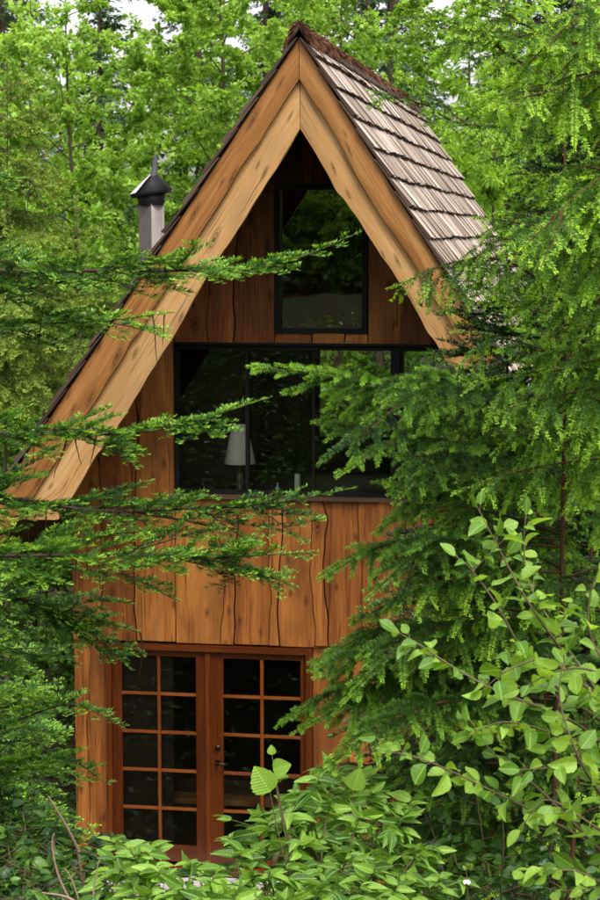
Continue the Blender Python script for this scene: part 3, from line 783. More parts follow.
# --- things inside
def table():
    g = Geo(); g.box(-1.36, 1.2, .16, .80, 3.535, 3.575, axis=0)
    root = g.build('desk', M['darkwood']); tag(root, 'long dark desk just inside the wide upper window', 'desk')
    for x in (-1.3, 1.1):
        for y in (.2, .72):
            g = Geo(); g.box(x, x + .06, y, y + .06, 2.742, 3.534); g.build('leg', M['darkwood'], root)
table()
lamp = empty('table_lamp', (-.855, .48, 3.577), 'lamp with white cone shade standing behind the wide window', 'lamp')
g = Geo(); lathe(g, [(0, 0), (.07, 0), (.075, .02), (.03, .05), (.045, .12), (.03, .19), (.010, .21), (.010, .32)], (0, 0, 0)); g.build('base', M['ceramic'], lamp, True)
g = Geo(); lathe(g, [(.150, .285), (.152, .287), (.075, .66), (.072, .66), (.147, .285)], (0, 0, 0), 28); g.build('lamp_shade', M['white_shade'], lamp, True)
g = Geo(); lathe(g, [(0, 0), (.022, 0), (.024, .01), (.024, .075), (.010, .095), (.010, .12), (.013, .12), (.013, .128), (0, .128)], (0, 0, 0), 16)
o = g.build('small_bottle', M['bottle'], None, True); o.location = (-.455, .30, 3.577); tag(o, 'small pale bottle on the desk behind the window', 'bottle')
g = Geo(); lathe(g, [(0, 0), (.028, 0), (.029, .004), (.028, .21), (.024, .214), (.004, .208), (.003, .225), (0, .225)], (0, 0, 0), 18)
o = g.build('candle', M['candle'], None, True); o.location = (-.262, .30, 3.577); tag(o, 'pale green pillar candle on the desk behind the window', 'candle')
bench = empty('bench', (-1.4, .9, -.018), 'low brown wooden bench inside behind the glass doors', 'bench')
g = Geo(); g.box(-.62, 1.2, -.2, .24, .40, .455, .8, axis=0); g.build('seat', M['siding'], bench)
for x in (-.58, 1.1):
    g = Geo(); g.box(x, x + .06, -.16, .20, 0, .399, .6); g.build('leg', M['siding'], bench)
g = Geo(); g.box(-.5, 1.0, .02, .2, .456, .60, .4, axis=0); o = g.build('firewood_log', M['darkwood']); o.location = (-1.4, .9, -.018); tag(o, 'weathered timber lying on the bench behind the doors', 'timber')

# --- chimney
chim = empty('chimney', (-2.311, 3.0, 0)); chim.parent = cabin
def chase(name, pts, mat, z0, z1, ring=None):
    pass
g = Geo(); a = R_(13); hw = .118; cs = [(hw * 1.18 * math.cos(a + k * math.pi / 2), hw * 1.18 * math.sin(a + k * math.pi / 2)) for k in range(4)]
V = [(x, y, z) for z in (3.9, 6.44) for x, y in cs]
for k in range(4):
    k2 = (k + 1) % 4
    vv = [V[k], V[k2], V[4 + k2], V[4 + k]]
    g.add(vv, [(0, 1, 2, 3)], .72 if k == 3 else .02, [(v[2], (0 if i in (0, 3) else .24), k * 1.7) for i, v in enumerate(vv)])  # one face light, the rest dark: side shading painted into the tint
g.build('chase', M['weathered'], chim)
g = Geo(); lathe(g, [(.135, 6.38), (.14, 6.40), (.15, 6.43), (.15, 6.52), (.10, 6.53)], (0, 0, 0), 18); g.build('collar', M['black'], chim)
g = Geo()      # peaked sheet-metal cap sitting askew
n = 6; rim = [(.235 * math.cos(k * 2 * math.pi / n + .35), .215 * math.sin(k * 2 * math.pi / n + .35)) for k in range(n)]
rimv = [(x, y, 6.525 + .17 * x + .02 * y) for x, y in rim]; low = [(x * .90, y * .90, 6.487 + .15 * x) for x, y in rim]; top = [(.03 + x * .14, y * .14, 6.715 + .05 * x) for x, y in rim]
g.add(rimv + top + low, [(k, (k + 1) % n, n + (k + 1) % n, n + k) for k in range(n)] + [(k, 2 * n + k, 2 * n + (k + 1) % n, (k + 1) % n) for k in range(n)])
cap = g.build('cowl', M['black'], chim)
def onc(a, k, f=1.02):
    a = R_(a); r_ = (.235 * (1 - k) + .040 * k) * f; x = r_ * math.cos(a) + .03 * k; y = r_ * .93 * math.sin(a)
    return (x, y, 6.525 + .17 * r_ * math.cos(a) + .185 * k - .10 * r_ * math.cos(a) * k + .010)
g = Geo(); g.add([onc(a, k) for a in (188, 206, 224, 238) for k in (.0, .5, 1.)], [(3 * i + j, 3 * i + 3 + j, 3 * i + 4 + j, 3 * i + 1 + j) for i in range(3) for j in range(2)]); g.build('cowl_flap', M['lightmetal'], cap)  # pale plate over the left facets of the black cap
g = Geo(); g.tube([(.03, 0, 6.69), (.035, 0, 6.75), (.045, 0, 6.84), (.05, 0, 6.93)], [.05, .036, .030, .016], 6, .5); g.build('finial', M['greymetal'], cap)

# ------------------------------------------------------------------ foreground plants
def V3(p): return np.array(p, float)
def gbase(p):
    return (p[0], p[1], float(gz(p[0], p[1])) - .03)

# --- conifer reaching in from the left: five long level branches, each a part with its own needles
def left_tree():
    tb = gbase((-0.545, -11.080, 5.091))
    root = empty('conifer_tree', tb, 'conifer on the left edge reaching long level branches across the cabin front', 'tree')
    o = V3(tb)
    tr = np.array([(math.sin(t * 4) * .05, math.cos(t * 3) * .04, t * 6.2) for t in np.linspace(0, 1, 14)])
    g = Geo(); g.tube(tr, np.linspace(.11, .03, 14), 9); g.build('trunk', M['bark'], root)
    defs = [
        ([(-0.559, -10.994, 5.861), (-0.008, -10.999, 5.952), (0.458, -11.028, 5.943), (0.841, -11.069, 5.945), (1.204, -11.062, 5.949), (1.509, -11.061, 5.978), (1.781, -11.057, 6.083)], .0105, 1.0, 1),
        ([(-0.556, -11.010, 5.720), (-0.079, -10.828, 5.760), (0.368, -10.759, 5.745), (0.704, -10.706, 5.745), (1.020, -10.651, 5.783)], .006, .8, 2),
        ([(-0.548, -11.063, 5.239), (0.040, -11.163, 5.335), (0.499, -11.188, 5.370), (0.808, -11.241, 5.373), (1.131, -11.237, 5.403), (1.489, -11.219, 5.515)], .0085, .85, 3),
        ([(-0.546, -11.071, 5.165), (0.042, -11.181, 5.176), (0.503, -11.213, 5.143), (0.882, -11.259, 5.108), (1.239, -11.252, 5.125), (1.523, -11.254, 5.153), (1.782, -11.208, 5.201)], .0105, 1.0, 4),
        ([(-0.541, -11.104, 4.869), (0.084, -11.303, 4.934), (0.568, -11.427, 4.967), (0.936, -11.468, 4.987), (1.344, -11.504, 4.997), (1.685, -11.448, 5.014)], .0095, 1.1, 5),
        ([(-0.539, -11.121, 4.722), (0.012, -11.129, 4.777), (0.479, -11.157, 4.774), (0.730, -11.124, 4.716), (0.981, -11.092, 4.644)], .007, 1.0, 6),
        ([(-0.536, -11.137, 4.574), (-0.059, -10.958, 4.590), (0.283, -10.810, 4.513), (0.587, -10.770, 4.448)], .007, .9, 7),
        ([(-0.562, -10.973, 6.053), (-0.200, -10.695, 6.205), (0.111, -10.435, 6.267), (0.352, -10.291, 6.297)], .008, .9, 8)]
    for ctrl, r0, sc, sd in defs:
        rng = random.Random(sd * 7); wood = Geo(); segs = Segs()
        pts = spline(ctrl, 30) - o
        st = dict(FIR, side=.34 * sc, bare=.10, taper=1.8, sp=.042)
        limb(rng, pts, r0, st, wood, segs)
        pl = lens(pts)
        for k in range(int(12 * sc)):
            s_ = pl[1][-1] * rng.uniform(.30, .86); p, tg = along_at(pl, s_)
            d = nrm1(tg * rng.uniform(.5, 1.) + np.array([rng.uniform(-.2, .2), rng.uniform(-.9, .9), rng.uniform(-.36, .22)]))
            l = rng.uniform(.28, .55) * sc * (1.15 - .6 * s_ / pl[1][-1])
            limb(rng, path(p, d, l, 9, .25, .10, rng), r0 * .35, dict(st, side=.17, bare=.15), wood, segs)
        # bare dead twigs hanging from the stem
        for k in range(7):
            p, L = sample(pts, [rng.uniform(.2, .75) * 2.2]); 
            tw = path(p[0], (rng.uniform(-.4, .4), rng.uniform(-.4, .4), -1), rng.uniform(.08, .22), 5, .2, .15, rng)
            wood.tube(tw, np.linspace(.003, .001, 6), 4, .45)
        b = wood.build('branch', M['bark'], root)
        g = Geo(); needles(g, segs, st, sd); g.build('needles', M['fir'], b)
left_tree()

# --- young conifers right of the path and beside the cabin
def stand(p, top): return gbase(p), top
young_conifer('spruce_tree', gbase((2.392, -9.411, 4.927)), (2.393, -9.305, 5.855), 1.05, SPRUCE, M['spruce'], M['redbark'], 41,
              'bushy spruce with brush like drooping twigs covering the right half of the cabin front', None, lo=.10, gap=.115, power=.5, pitch=(-.1, .2), r0=.018, sec=4, secl=(.3, .55),
              extra=[([(2.406, -9.386, 5.121), (2.079, -9.826, 5.290), (1.743, -10.164, 5.478), (1.362, -10.417, 5.574)], 18),
                     ([(2.404, -9.374, 5.229), (2.159, -9.800, 5.413), (1.900, -10.135, 5.517), (1.600, -10.294, 5.427)], 18),
                     ([(2.410, -9.417, 4.841), (2.166, -9.848, 4.982), (1.948, -10.183, 5.023), (1.734, -10.333, 4.900)], 18),
                     ([(2.417, -9.460, 4.452), (2.173, -9.889, 4.612), (1.954, -10.220, 4.687), (1.740, -10.370, 4.568)], 18),
                     ([(2.422, -9.491, 4.172), (2.137, -9.927, 4.324), (1.880, -10.264, 4.410), (1.640, -10.421, 4.256)], 18),
                     ([(2.409, -9.408, 4.927), (2.128, -9.933, 5.178), (1.836, -10.275, 5.271), (1.614, -10.528, 5.148)], 18),
                     ([(2.415, -9.446, 4.582), (2.089, -9.888, 4.735), (1.793, -10.228, 4.845), (1.542, -10.483, 4.742)], 18),
                     ([(2.420, -9.475, 4.323), (2.094, -9.919, 4.456), (1.799, -10.263, 4.528), (1.525, -10.523, 4.414)], 18),
                     ([(2.424, -9.503, 4.064), (2.057, -9.954, 4.201), (1.764, -10.298, 4.271), (1.445, -10.566, 4.145)], 18),
                     ([(2.441, -9.563, 5.312), (2.156, -10.404, 5.475), (1.949, -10.842, 5.497), (1.753, -11.093, 5.356)], 18),
                     ([(2.446, -9.588, 5.081), (2.198, -10.422, 5.262), (2.043, -10.852, 5.281), (1.896, -11.096, 5.129)], 18),
                     ([(2.452, -9.628, 4.723), (2.203, -10.459, 4.931), (2.013, -10.894, 4.957), (1.808, -11.148, 4.797)], 18),
                     ([(2.458, -9.668, 4.364), (2.172, -10.503, 4.589), (1.947, -10.943, 4.615), (1.727, -11.202, 4.430)], 18),
                     ([(2.464, -9.703, 4.048), (2.177, -10.534, 4.304), (1.916, -10.978, 4.346), (1.655, -11.241, 4.185)], 18),
                     ([(2.423, -9.499, 4.107), (2.015, -9.952, 4.275), (1.673, -10.208, 4.288), (1.397, -10.469, 4.170)], 18),
                     ([(2.429, -9.532, 3.805), (2.104, -9.981, 3.892), (1.799, -10.234, 3.887), (1.577, -10.386, 3.757)], 16)])
young_conifer('hemlock_tree', gbase((2.482, -10.801, 5.119)), (2.456, -10.617, 6.773), .66, dict(HANG, t0=.3), M['hemlock'], M['redbark'], 42,
              'young hemlock with slender red brown leader and bright drooping tips at the upper right', None, lo=.52, gap=.17, power=.5, pitch=(.0, .35), r0=.014, per=(4, 5), bare_top=.10,
              extra=[([(2.473, -10.721, 5.838), (2.291, -10.937, 5.978), (2.107, -11.068, 5.979), (1.904, -11.212, 5.893)], 14),
                     ([(2.472, -10.717, 5.874), (2.359, -10.922, 6.020), (2.259, -11.137, 6.056), (2.173, -11.264, 5.956)], 14)])
young_conifer('hemlock_tree', gbase((2.908, -11.436, 5.215)), (2.905, -11.208, 7.222), .75, HANG, M['hemlock'], M['redbark'], 43,
              'hemlock leaning in from the right edge with pale yellow green hanging sprays', None, lo=.60, az=(1.9, 4.4), gap=.17, power=.5, pitch=(-.1, .35), r0=.02, per=(4, 6), sec=6,
              extra=[([(2.899, -11.275, 6.639), (2.719, -11.509, 6.622), (2.535, -11.649, 6.551), (2.297, -11.800, 6.446)], 16),
                     ([(2.905, -11.311, 6.316), (2.725, -11.546, 6.292), (2.572, -11.680, 6.227), (2.409, -11.825, 6.073)], 16),
                     ([(2.897, -11.261, 6.769), (2.716, -11.489, 6.810), (2.562, -11.620, 6.767), (2.415, -11.760, 6.634)], 16)])
young_conifer('hemlock_tree', gbase((1.854, -8.007, 3.680)), (1.879, -7.936, 4.271), 1.15, dict(DARK, side=.4), M['spruce'], M['redbark'], 44,
              'dark low hemlock standing close to the right side of the doors', None, lo=.08, gap=.11, power=.5, pitch=(-.05, .3), r0=.03)
young_conifer('hemlock_tree', gbase((2.582, -8.487, 3.824)), (2.599, -8.281, 5.611), 1.0, DARK, M['spruce'], M['redbark'], 45,
              'shaded hemlock behind the round leaved sapling at the lower right', None, lo=.08, gap=.10, power=.5, pitch=(-.05, .3), r0=.03)
young_conifer('hemlock_tree', gbase((2.502, -11.059, 3.714)), (2.577, -10.963, 4.459), .75, dict(HANG, t0=.08, t1=.9, y0=.55), M['hemlock'], M['redbark'], 46,  # low base tint paints shade between the fronds
              'small hemlock with beaded hanging fronds in the bottom right corner', None, lo=.12, gap=.17, power=.4, pitch=(-.1, .3), r0=.02)
young_conifer('hemlock_tree', gbase((3.340, -4.928, 6.291)), (3.396, -4.664, 8.539), 2.0, dict(HEM, side=.42, nl=.024, nw=.006, dens=420), M['hemlock'], M['redbark'], 47,
              'taller hemlock with long bare brown boughs reaching left over the roof', None, lo=.45, az=(2.3, 4.0), gap=.26, power=.4, pitch=(.0, .5), r0=.06, per=(2, 4), sec=13, secl=(.4, .8),
              extra=[([(3.401, -4.900, 6.452), (2.696, -5.312, 6.506), (2.109, -5.585, 6.715), (1.656, -5.752, 6.770), (1.328, -5.872, 7.068)], 20, .018),
                     ([(3.395, -4.861, 6.805), (2.688, -5.259, 6.976), (2.194, -5.530, 7.072), (1.775, -5.774, 7.310), (1.332, -5.930, 7.450)], 20, .018),
                     ([(3.388, -4.819, 7.191), (2.807, -5.209, 7.258), (2.314, -5.489, 7.270), (1.893, -5.738, 7.462)], 20, .018)])
young_conifer('spruce_tree', gbase((2.067, -6.387, 3.296)), (2.020, -6.090, 5.978), 1.25, dict(FIR, side=.36, nl=.04, nw=.010, dens=170, t0=.05, t1=.42), M['spruce'], M['redbark'], 48,  # shade painted into the low needle tints
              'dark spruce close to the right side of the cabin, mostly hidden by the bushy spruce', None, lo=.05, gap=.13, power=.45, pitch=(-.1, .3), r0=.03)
young_conifer('spruce_tree', gbase((2.855, -6.857, 3.440)), (2.563, -6.467, 7.283), 1.35, dict(FIR, side=.36, nl=.04, nw=.010, dens=170, t0=.05, t1=.42), M['spruce'], M['redbark'], 49,  # dark needle tints paint the shade behind the hemlocks
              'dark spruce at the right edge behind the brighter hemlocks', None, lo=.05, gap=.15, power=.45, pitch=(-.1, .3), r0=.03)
# dark firs at the left, beside the cabin corner
young_conifer('fir_tree', gbase((-0.203, -9.721, 4.016)), (-0.195, -9.630, 4.811), .72, dict(FIR, side=.26, nl=.036, nw=.0078, dens=210), M['fir'], M['bark'], 51,
              'dark bushy young fir filling the left edge beside the cabin corner', None, lo=.06, gap=.10, power=.45, pitch=(-.05, .25), r0=.03,
              extra=[([(-0.177, -9.740, 3.817), (0.244, -10.054, 4.048), (0.512, -10.304, 4.163), (0.764, -10.473, 4.121)], 12), ([(-0.174, -9.762, 3.618), (0.248, -10.078, 3.838), (0.496, -10.332, 3.940), (0.701, -10.509, 3.895)], 12)])
young_conifer('fir_tree', gbase((-1.168, -6.007, 3.080)), (-1.213, -5.930, 3.819), .75, dict(FIR, side=.26, nl=.04, nw=.009, dens=190), M['spruce'], M['bark'], 52,
              'shaded fir tucked against the left side wall of the cabin', None, lo=.05, gap=.12, power=.45, pitch=(-.05, .25), r0=.03)
young_conifer('olive_hemlock_tree', gbase((-4.190, 3.448, 5.322)), (-4.182, 3.757, 8.035), 1.3, dict(HEMFAR, side=.5), M['olive'], M['bark'], 53,
              'olive brown hemlock with bare twiggy limbs at the upper left', None, lo=.55, gap=.2, power=.5, pitch=(-.1, .4), r0=.03)
young_conifer('olive_hemlock_tree', gbase((-4.411, 7.321, 3.849)), (-4.460, 7.631, 6.654), 1.2, dict(HEMFAR, side=.45), M['olive'], M['bark'], 54,
              'light olive hemlock left of the chimney', None, lo=.45, gap=.2, power=.55, pitch=(-.1, .4), r0=.03)

# --- broad leaved trees behind the cabin
def gb(x, y): return (x, y, float(gz(x, y)) - .05)
broadleaf('alder_tree', gb(-3.6, 13.2), 12.6, 2.6, .22, .088, 42000, M['alder'], 61, 'bright green alder with thin upright stem right behind the chimney', nlimb=46, tr0=.08)
broadleaf('alder_tree', gb(-6.4, 14.5), 10.6, 2.4, .2, .088, 33000, M['alder'], 62, 'leafy alder at the left behind the olive hemlock', nlimb=40, tr0=.08)
broadleaf('alder_tree', gb(-1.6, 17.5), 14.5, 2.7, .25, .092, 38000, M['alder'], 63, 'tall alder directly behind the left roof slope', nlimb=46, tr0=.09)
broadleaf('willow_tree', gb(1.0, 11.6), 10.7, 1.35, .35, .15, 7000, M['willow'], 64, 'slender willow with narrow upright leaves above the roof ridge', nlimb=26, tpl=NARROW, asp=1.5, droop=-.4, spread=.4, tr0=.05)
broadleaf('vine_maple', gb(4.4, 15.5), 8.6, 2.0, .15, .10, 19000, M['gold'], 65, 'yellow green maple glowing beyond the right roof edge', nlimb=34, tr0=.06)
broadleaf('vine_maple', gb(6.0, 11.0), 7.0, 1.9, .1, .10, 16000, M['maple'], 66, 'mid green maple beyond the right roof edge, behind the hemlocks', nlimb=30, tr0=.06)
broadleaf('vine_maple', gb(-4.9, 5.5), 5.4, 1.7, .08, .095, 14000, M['maple'], 67, 'rounded maple against the left side of the cabin under the eave', nlimb=30, tr0=.05, stems=3)
broadleaf('vine_maple', gb(-5.6, 9.0), 7.0, 1.9, .08, .10, 16000, M['maple'], 68, 'taller maple behind the left eave below the chimney', nlimb=30, tr0=.05, stems=3)
broadleaf('vine_maple', gb(-8.2, 12.0), 6.5, 2.0, .08, .10, 16000, M['maple'], 69, 'maple at the far left edge behind the level conifer branches', nlimb=30, tr0=.05, stems=3)
broadleaf('vine_maple', gb(-.5, 13.5), 6.6, 1.9, .15, .11, 14000, M['maple'], 70, 'sunny maple seen through the cabin to the back window', nlimb=30, tr0=.04, stems=3)
# --- far woods
GF = 'conifers in the far woods'
LB = 'tall dark conifer in the far woods behind the cabin'
fars = [far_conifer('far_conifer', (0, 0, 0), h, r_, m_, sd, LB, GF) for h, r_, m_, sd in ((19, 3.0, M['farfir'], 71), (16, 2.7, M['farfir'], 72), (14, 2.6, M['olive'], 73))]
spots = []
q = random.Random(3)
for row, (y, x0, x1, n) in enumerate(((24, -13, 9, 7), (31, -17, 11, 9), (40, -21, 14, 11), (50, -25, 17, 12))):
    for i in range(n):
        x = x0 + (x1 - x0) * (i + .5 + q.uniform(-.3, .3)) / n
        if row < 3 and -7.0 < x + .16 * (y - 14) < -2.2 and i % 2 == 0: continue
        spots.append((x, y + q.uniform(-2.5, 2.5)))
for i, (x, y) in enumerate(spots):
    o = fars[i] if i < 3 else copy_tree(fars[q.choice((0, 0, 1, 1, 2))])
    o.location = gb(x, y); o.rotation_euler.z = q.uniform(0, 6.28); s = q.uniform(.72, 1.08) if y > 28 else q.uniform(.6, .8); o.scale = (s, s, s)
    o['label'] = LB; o['group'] = GF; o['category'] = 'tree'
GA = 'leafy trees in the far woods'; LA = 'pale green leafy tree among the conifers in the far woods'
fa = broadleaf('far_leafy_tree', (0, 0, 0), 13, 3.2, .1, .17, 15000, M['alder'], 75, LA, 'tree', GA, nlimb=44, tr0=.1)
for i, (x, y) in enumerate(((-9, 21), (-13, 27), (-4.5, 27), (0.5, 24), (4.5, 22), (9, 24), (2, 33), (-9, 35), (8, 34))):
    o = fa if i == 0 else copy_tree(fa)
    o.location = gb(x, y); o.rotation_euler.z = i * 1.3; s = (.85, .9, .95, .8, .78, .8, 1., 1., 1.)[i]; o.scale = (s, s, s)
    o['label'] = LA; o['group'] = GA; o['category'] = 'tree'
# --- woods across the slope that the window glass mirrors
GR = 'trees mirrored in the cabin glass'; LR = 'tree seen only as a reflection in the cabin windows'
for i, (x, y) in enumerate(((-12, -28), (-8.5, -26), (-5.5, -29), (-3.0, -25), (-0.8, -28), (2.5, -34), (6, -28), (-15, -24), (-10, -33), (-6.5, -23.5), (-4.2, -31), (-1.8, -32), (-7.5, -33), (.5, -30), (-3.4, -36), (-5.8, -37))):
    o = copy_tree(fa); o.location = gb(x, y); s = .8 if y > -30 else 1.15; o.scale = (s, s, s); o.rotation_euler.z = i
    o['label'] = LR; o['group'] = GR; o['category'] = 'tree'

GB = 'bushes mirrored in the attic glass'; LBu = 'leafy bush seen only as a reflection in the attic window'
src_ = broadleaf('leafy_bush', (0, 0, 0), 3.2, 1.5, .02, .10, 9000, M['alder'], 79, LBu, 'bush', GB, nlimb=40, tr0=.02, stems=5, twig=.4)
for i, (x, y) in enumerate(((-3.2, -22.6), (-4.6, -23.4), (-1.8, -23.2), (-5.8, -22.4), (-.4, -22.4), (-3.9, -25.5), (-5.6, -26), (-2.2, -26), (-7.2, -24.5), (-6.6, -29), (-4.4, -29), (-2.6, -29.5))):
    o = src_ if i == 0 else copy_tree(src_)
    o.location = gb(x, y); s = .85 + .1 * (i % 4); o.scale = (s, s, s); o.rotation_euler.z = i * 1.7
    o['label'] = LBu; o['group'] = GB; o['category'] = 'bush'
# --- near shrubs with leaves one can tell apart
def place_leaves(geo, r, P_, D, tpls, size, up=.8, jit=.35, tint=(.35, .85), asp=1., t0=None):
    n = len(P_); P_ = np.array(P_); D = nrm(np.array(D))
    N = nrm(r.normal(0, jit, (n, 3)) + np.array([0, -.25, up])); X, D, Z = frame(D, N)
    sz = np.broadcast_to(np.asarray(size, float), (n,)) * r.uniform(.8, 1.15, n); which = r.randint(0, len(tpls), n)
    tt = np.clip(r.uniform(tint[0], tint[1], n), 0, 1)
    for k, tp in enumerate(tpls):
        m = which == k
        geo.inst(tp, P_[m], X[m], D[m], Z[m], (sz * asp)[m], sz[m], sz[m], tt[m])
def sapling():
    base = gbase((2.750, -12.490, 4.228)); o = V3(base)
    root = empty('alder_sapling', base, 'alder sapling with round serrated leaves on thin shoots in front of the dark hemlocks', 'shrub')
    stems = [
        [base, (2.805, -12.481, 4.228), (2.658, -12.546, 4.753), (2.532, -12.494, 4.947), (2.431, -12.441, 5.103), (2.413, -12.431, 5.214), (2.417, -12.421, 5.297)],
        [(2.630, -12.546, 4.794), (2.533, -12.546, 4.930), (2.440, -12.645, 5.085), (2.371, -12.642, 5.205), (2.297, -12.638, 5.344)],
        [(2.631, -12.551, 4.753), (2.523, -12.658, 4.858), (2.423, -12.711, 4.976), (2.365, -12.758, 5.091), (2.291, -12.758, 5.196), (2.246, -12.761, 5.233)],
        [(2.701, -12.552, 4.644), (2.551, -12.662, 4.778), (2.369, -12.782, 4.876), (2.251, -12.794, 4.939), (2.159, -12.801, 5.000), (2.096, -12.807, 5.034)],
        [base, (2.772, -12.682, 4.297), (2.637, -12.787, 4.462), (2.482, -12.899, 4.584), (2.327, -12.915, 4.661), (2.199, -12.929, 4.720), (2.101, -12.941, 4.746)],
        [(2.637, -12.787, 4.462), (2.479, -12.843, 4.634), (2.364, -12.900, 4.738), (2.299, -12.900, 4.828)],
        [(2.797, -12.549, 4.535), (2.683, -12.632, 4.858), (2.606, -12.629, 4.992), (2.599, -12.617, 5.112), (2.634, -12.601, 5.205)],
        [(2.796, -12.663, 4.431), (2.633, -12.763, 4.672), (2.517, -12.870, 4.789), (2.388, -12.887, 4.823), (2.300, -12.905, 4.789)],
        [(2.799, -12.678, 4.297), (2.661, -12.869, 4.597), (2.583, -12.966, 4.752), (2.530, -12.957, 4.903), (2.540, -12.943, 5.017)],
        [(2.800, -12.684, 4.244), (2.688, -12.877, 4.494), (2.598, -12.981, 4.601), (2.497, -12.991, 4.652), (2.436, -13.009, 4.576)],
        [(2.801, -12.690, 4.190), (2.664, -12.892, 4.391), (2.562, -13.001, 4.475), (2.475, -13.017, 4.450)],
        [(2.768, -12.541, 4.644), (2.632, -12.854, 4.777), (2.533, -12.975, 4.740), (2.433, -12.993, 4.727)],
        [(2.789, -12.619, 4.831), (2.693, -12.829, 4.905), (2.603, -12.887, 4.968), (2.516, -12.951, 4.974), (2.429, -12.970, 4.929)],
        [(2.739, -12.534, 4.753), (2.604, -12.744, 4.882), (2.498, -12.752, 4.960), (2.402, -12.819, 4.950), (2.325, -12.838, 4.893)]]
    wood = Geo(); L = Geo(); r = rs(77); rng = random.Random(77); PP = []; DD = []; SS = []
    for k, c in enumerate(stems):
        pts = spline(c, 26) - o; _, Ln = sample(pts, [0])
        wood.tube(pts, np.linspace(.0055, .0012, 26), 6, rng.uniform(.4, .6))
        for h_ in range(2):              # short side shoots
            (b_,), _ = sample(pts, [Ln - rng.uniform(.06, .55)]); tg0 = nrm(pts[-1] - pts[-6]); a_ = rng.uniform(0, 6.28)
            sp_ = path(b_, nrm(tg0 * .5 + np.array([math.cos(a_), math.sin(a_), .25])), rng.uniform(.07, .16), 6, .6, .08, rng)
            wood.tube(sp_, np.linspace(.0016, .0008, 7), 4, .5)
            for u_ in range(1, 7):
                a_ += 2.4; PP.append(sp_[u_]); DD.append(nrm(sp_[u_] - sp_[u_ - 1]) * .6 + np.array([math.cos(a_), math.sin(a_), -.15])); SS.append(rng.uniform(.034, .058))
        s = max(.08, Ln - .62); sd = 1
        while s < Ln:
            (p, q_), _ = sample(pts, [s - .01, s]); tg = nrm(q_ - p); lat = nrm(np.cross(tg, UP + .3 * r.normal(0, 1, 3))) * sd
            d = nrm(tg * .55 + lat * .8 + r.normal(0, .25, 3) + np.array([0, -.15, .05]))
            tip = s > Ln - .05
            pet = np.array([q_, q_ + d * .008, q_ + d * .017 + UP * .002])
            wood.tube(pet, .0009, 4, .7)
            PP.append(pet[-1]); DD.append(d + np.array([0, 0, -.25])); SS.append((.040 if tip else rng.uniform(.050, .074)))
            s += rng.uniform(.022, .040); sd = -sd
        PP.append(pts[-1]); DD.append(nrm(pts[-1] - pts[-3]) + UP * .2); SS.append(.05)
    # the tall pale terminal leaf
    PP.append(V3((2.420, -12.425, 5.255)) - o); DD.append(V3((2.506, -12.453, 5.337)) - V3((2.420, -12.425, 5.255))); SS.append(.095)
    place_leaves(L, r, PP, DD, OVAL, SS, up=.5, jit=.5, tint=(.2, 1.0), asp=.88)
    wood.build('stem', M['stem'], root); L.build('crown', M['sapling'], root, True)
sapling()
def shrub(name, base, tips, d_up, mat, tpl, size, seed, label, nl=8, big=(), cat='shrub', tint=(.3, .85), stemlen=.5, asp=1., along=7, stem='stem'):
    o = V3(base); root = empty(name, base, label, cat); wood = Geo(); L = Geo(); r = rs(seed); rng = random.Random(seed); PP = []; DD = []; SS = []
    for tp in tips:
        tp = V3(tp) - o
        mid = np.array([tp[0] * .45 + rng.uniform(-.1, .1), tp[1] * .45 + rng.uniform(-.1, .1), tp[2] * .55])
        pts = spline([(rng.uniform(-.06, .06), rng.uniform(-.06, .06), 0), mid, tp * .8 + np.array([0, 0, tp[2] * .08]), tp], 22)
        _, Ln = sample(pts, [0]); wood.tube(pts, np.linspace(.008, .0016, 22), 5, rng.uniform(.3, .6))
        tg = nrm(pts[-1] - pts[-3]); a0 = rng.uniform(0, 6)
        for k in range(nl):
            a = a0 + k * 2.4; el = rng.uniform(-.15, .5)
            d = np.array([math.cos(a), math.sin(a), el]); PP.append(pts[-1] - tg * rng.uniform(0, .05)); DD.append(d + UP * .05); SS.append(size * rng.uniform(.6, 1.1))
        for k in range(along):
            s = Ln - rng.uniform(.05, stemlen); (p,), _ = sample(pts, [s]); a = a0 + k * 2.4
            st_ = path(p, (math.cos(a), math.sin(a), .35), rng.uniform(.05, .16), 4, .5, .1, rng); wood.tube(st_, np.linspace(.002, .001, 5), 4, .5)
            for j in range(4):
                b = a + rng.uniform(-1.3, 1.3); PP.append(st_[-1]); DD.append((math.cos(b), math.sin(b), rng.uniform(-.4, .25))); SS.append(size * rng.uniform(.6, 1.1))
    place_leaves(L, r, PP, DD, tpl, SS, tint=tint, asp=asp, up=.6, jit=.45)
    for p, d, s in big:
        p = V3(p) - o; X, D, Z = frame(nrm(V3(d))[None], np.array([[.1, -.95, .35]])); L.inst(BROAD[0], p[None], X, D, Z, s, s, s, .95)
        pts = spline([(0, 0, 0), p * .5 + np.array([.12, .05, .1]), p * .85 + np.array([.03, .02, .04]), p], 18); wood.tube(pts, np.linspace(.006, .0014, 18), 5, .5)
    wood.build('stem', M[stem], root); L.build('crown', mat, root, True)
    return root
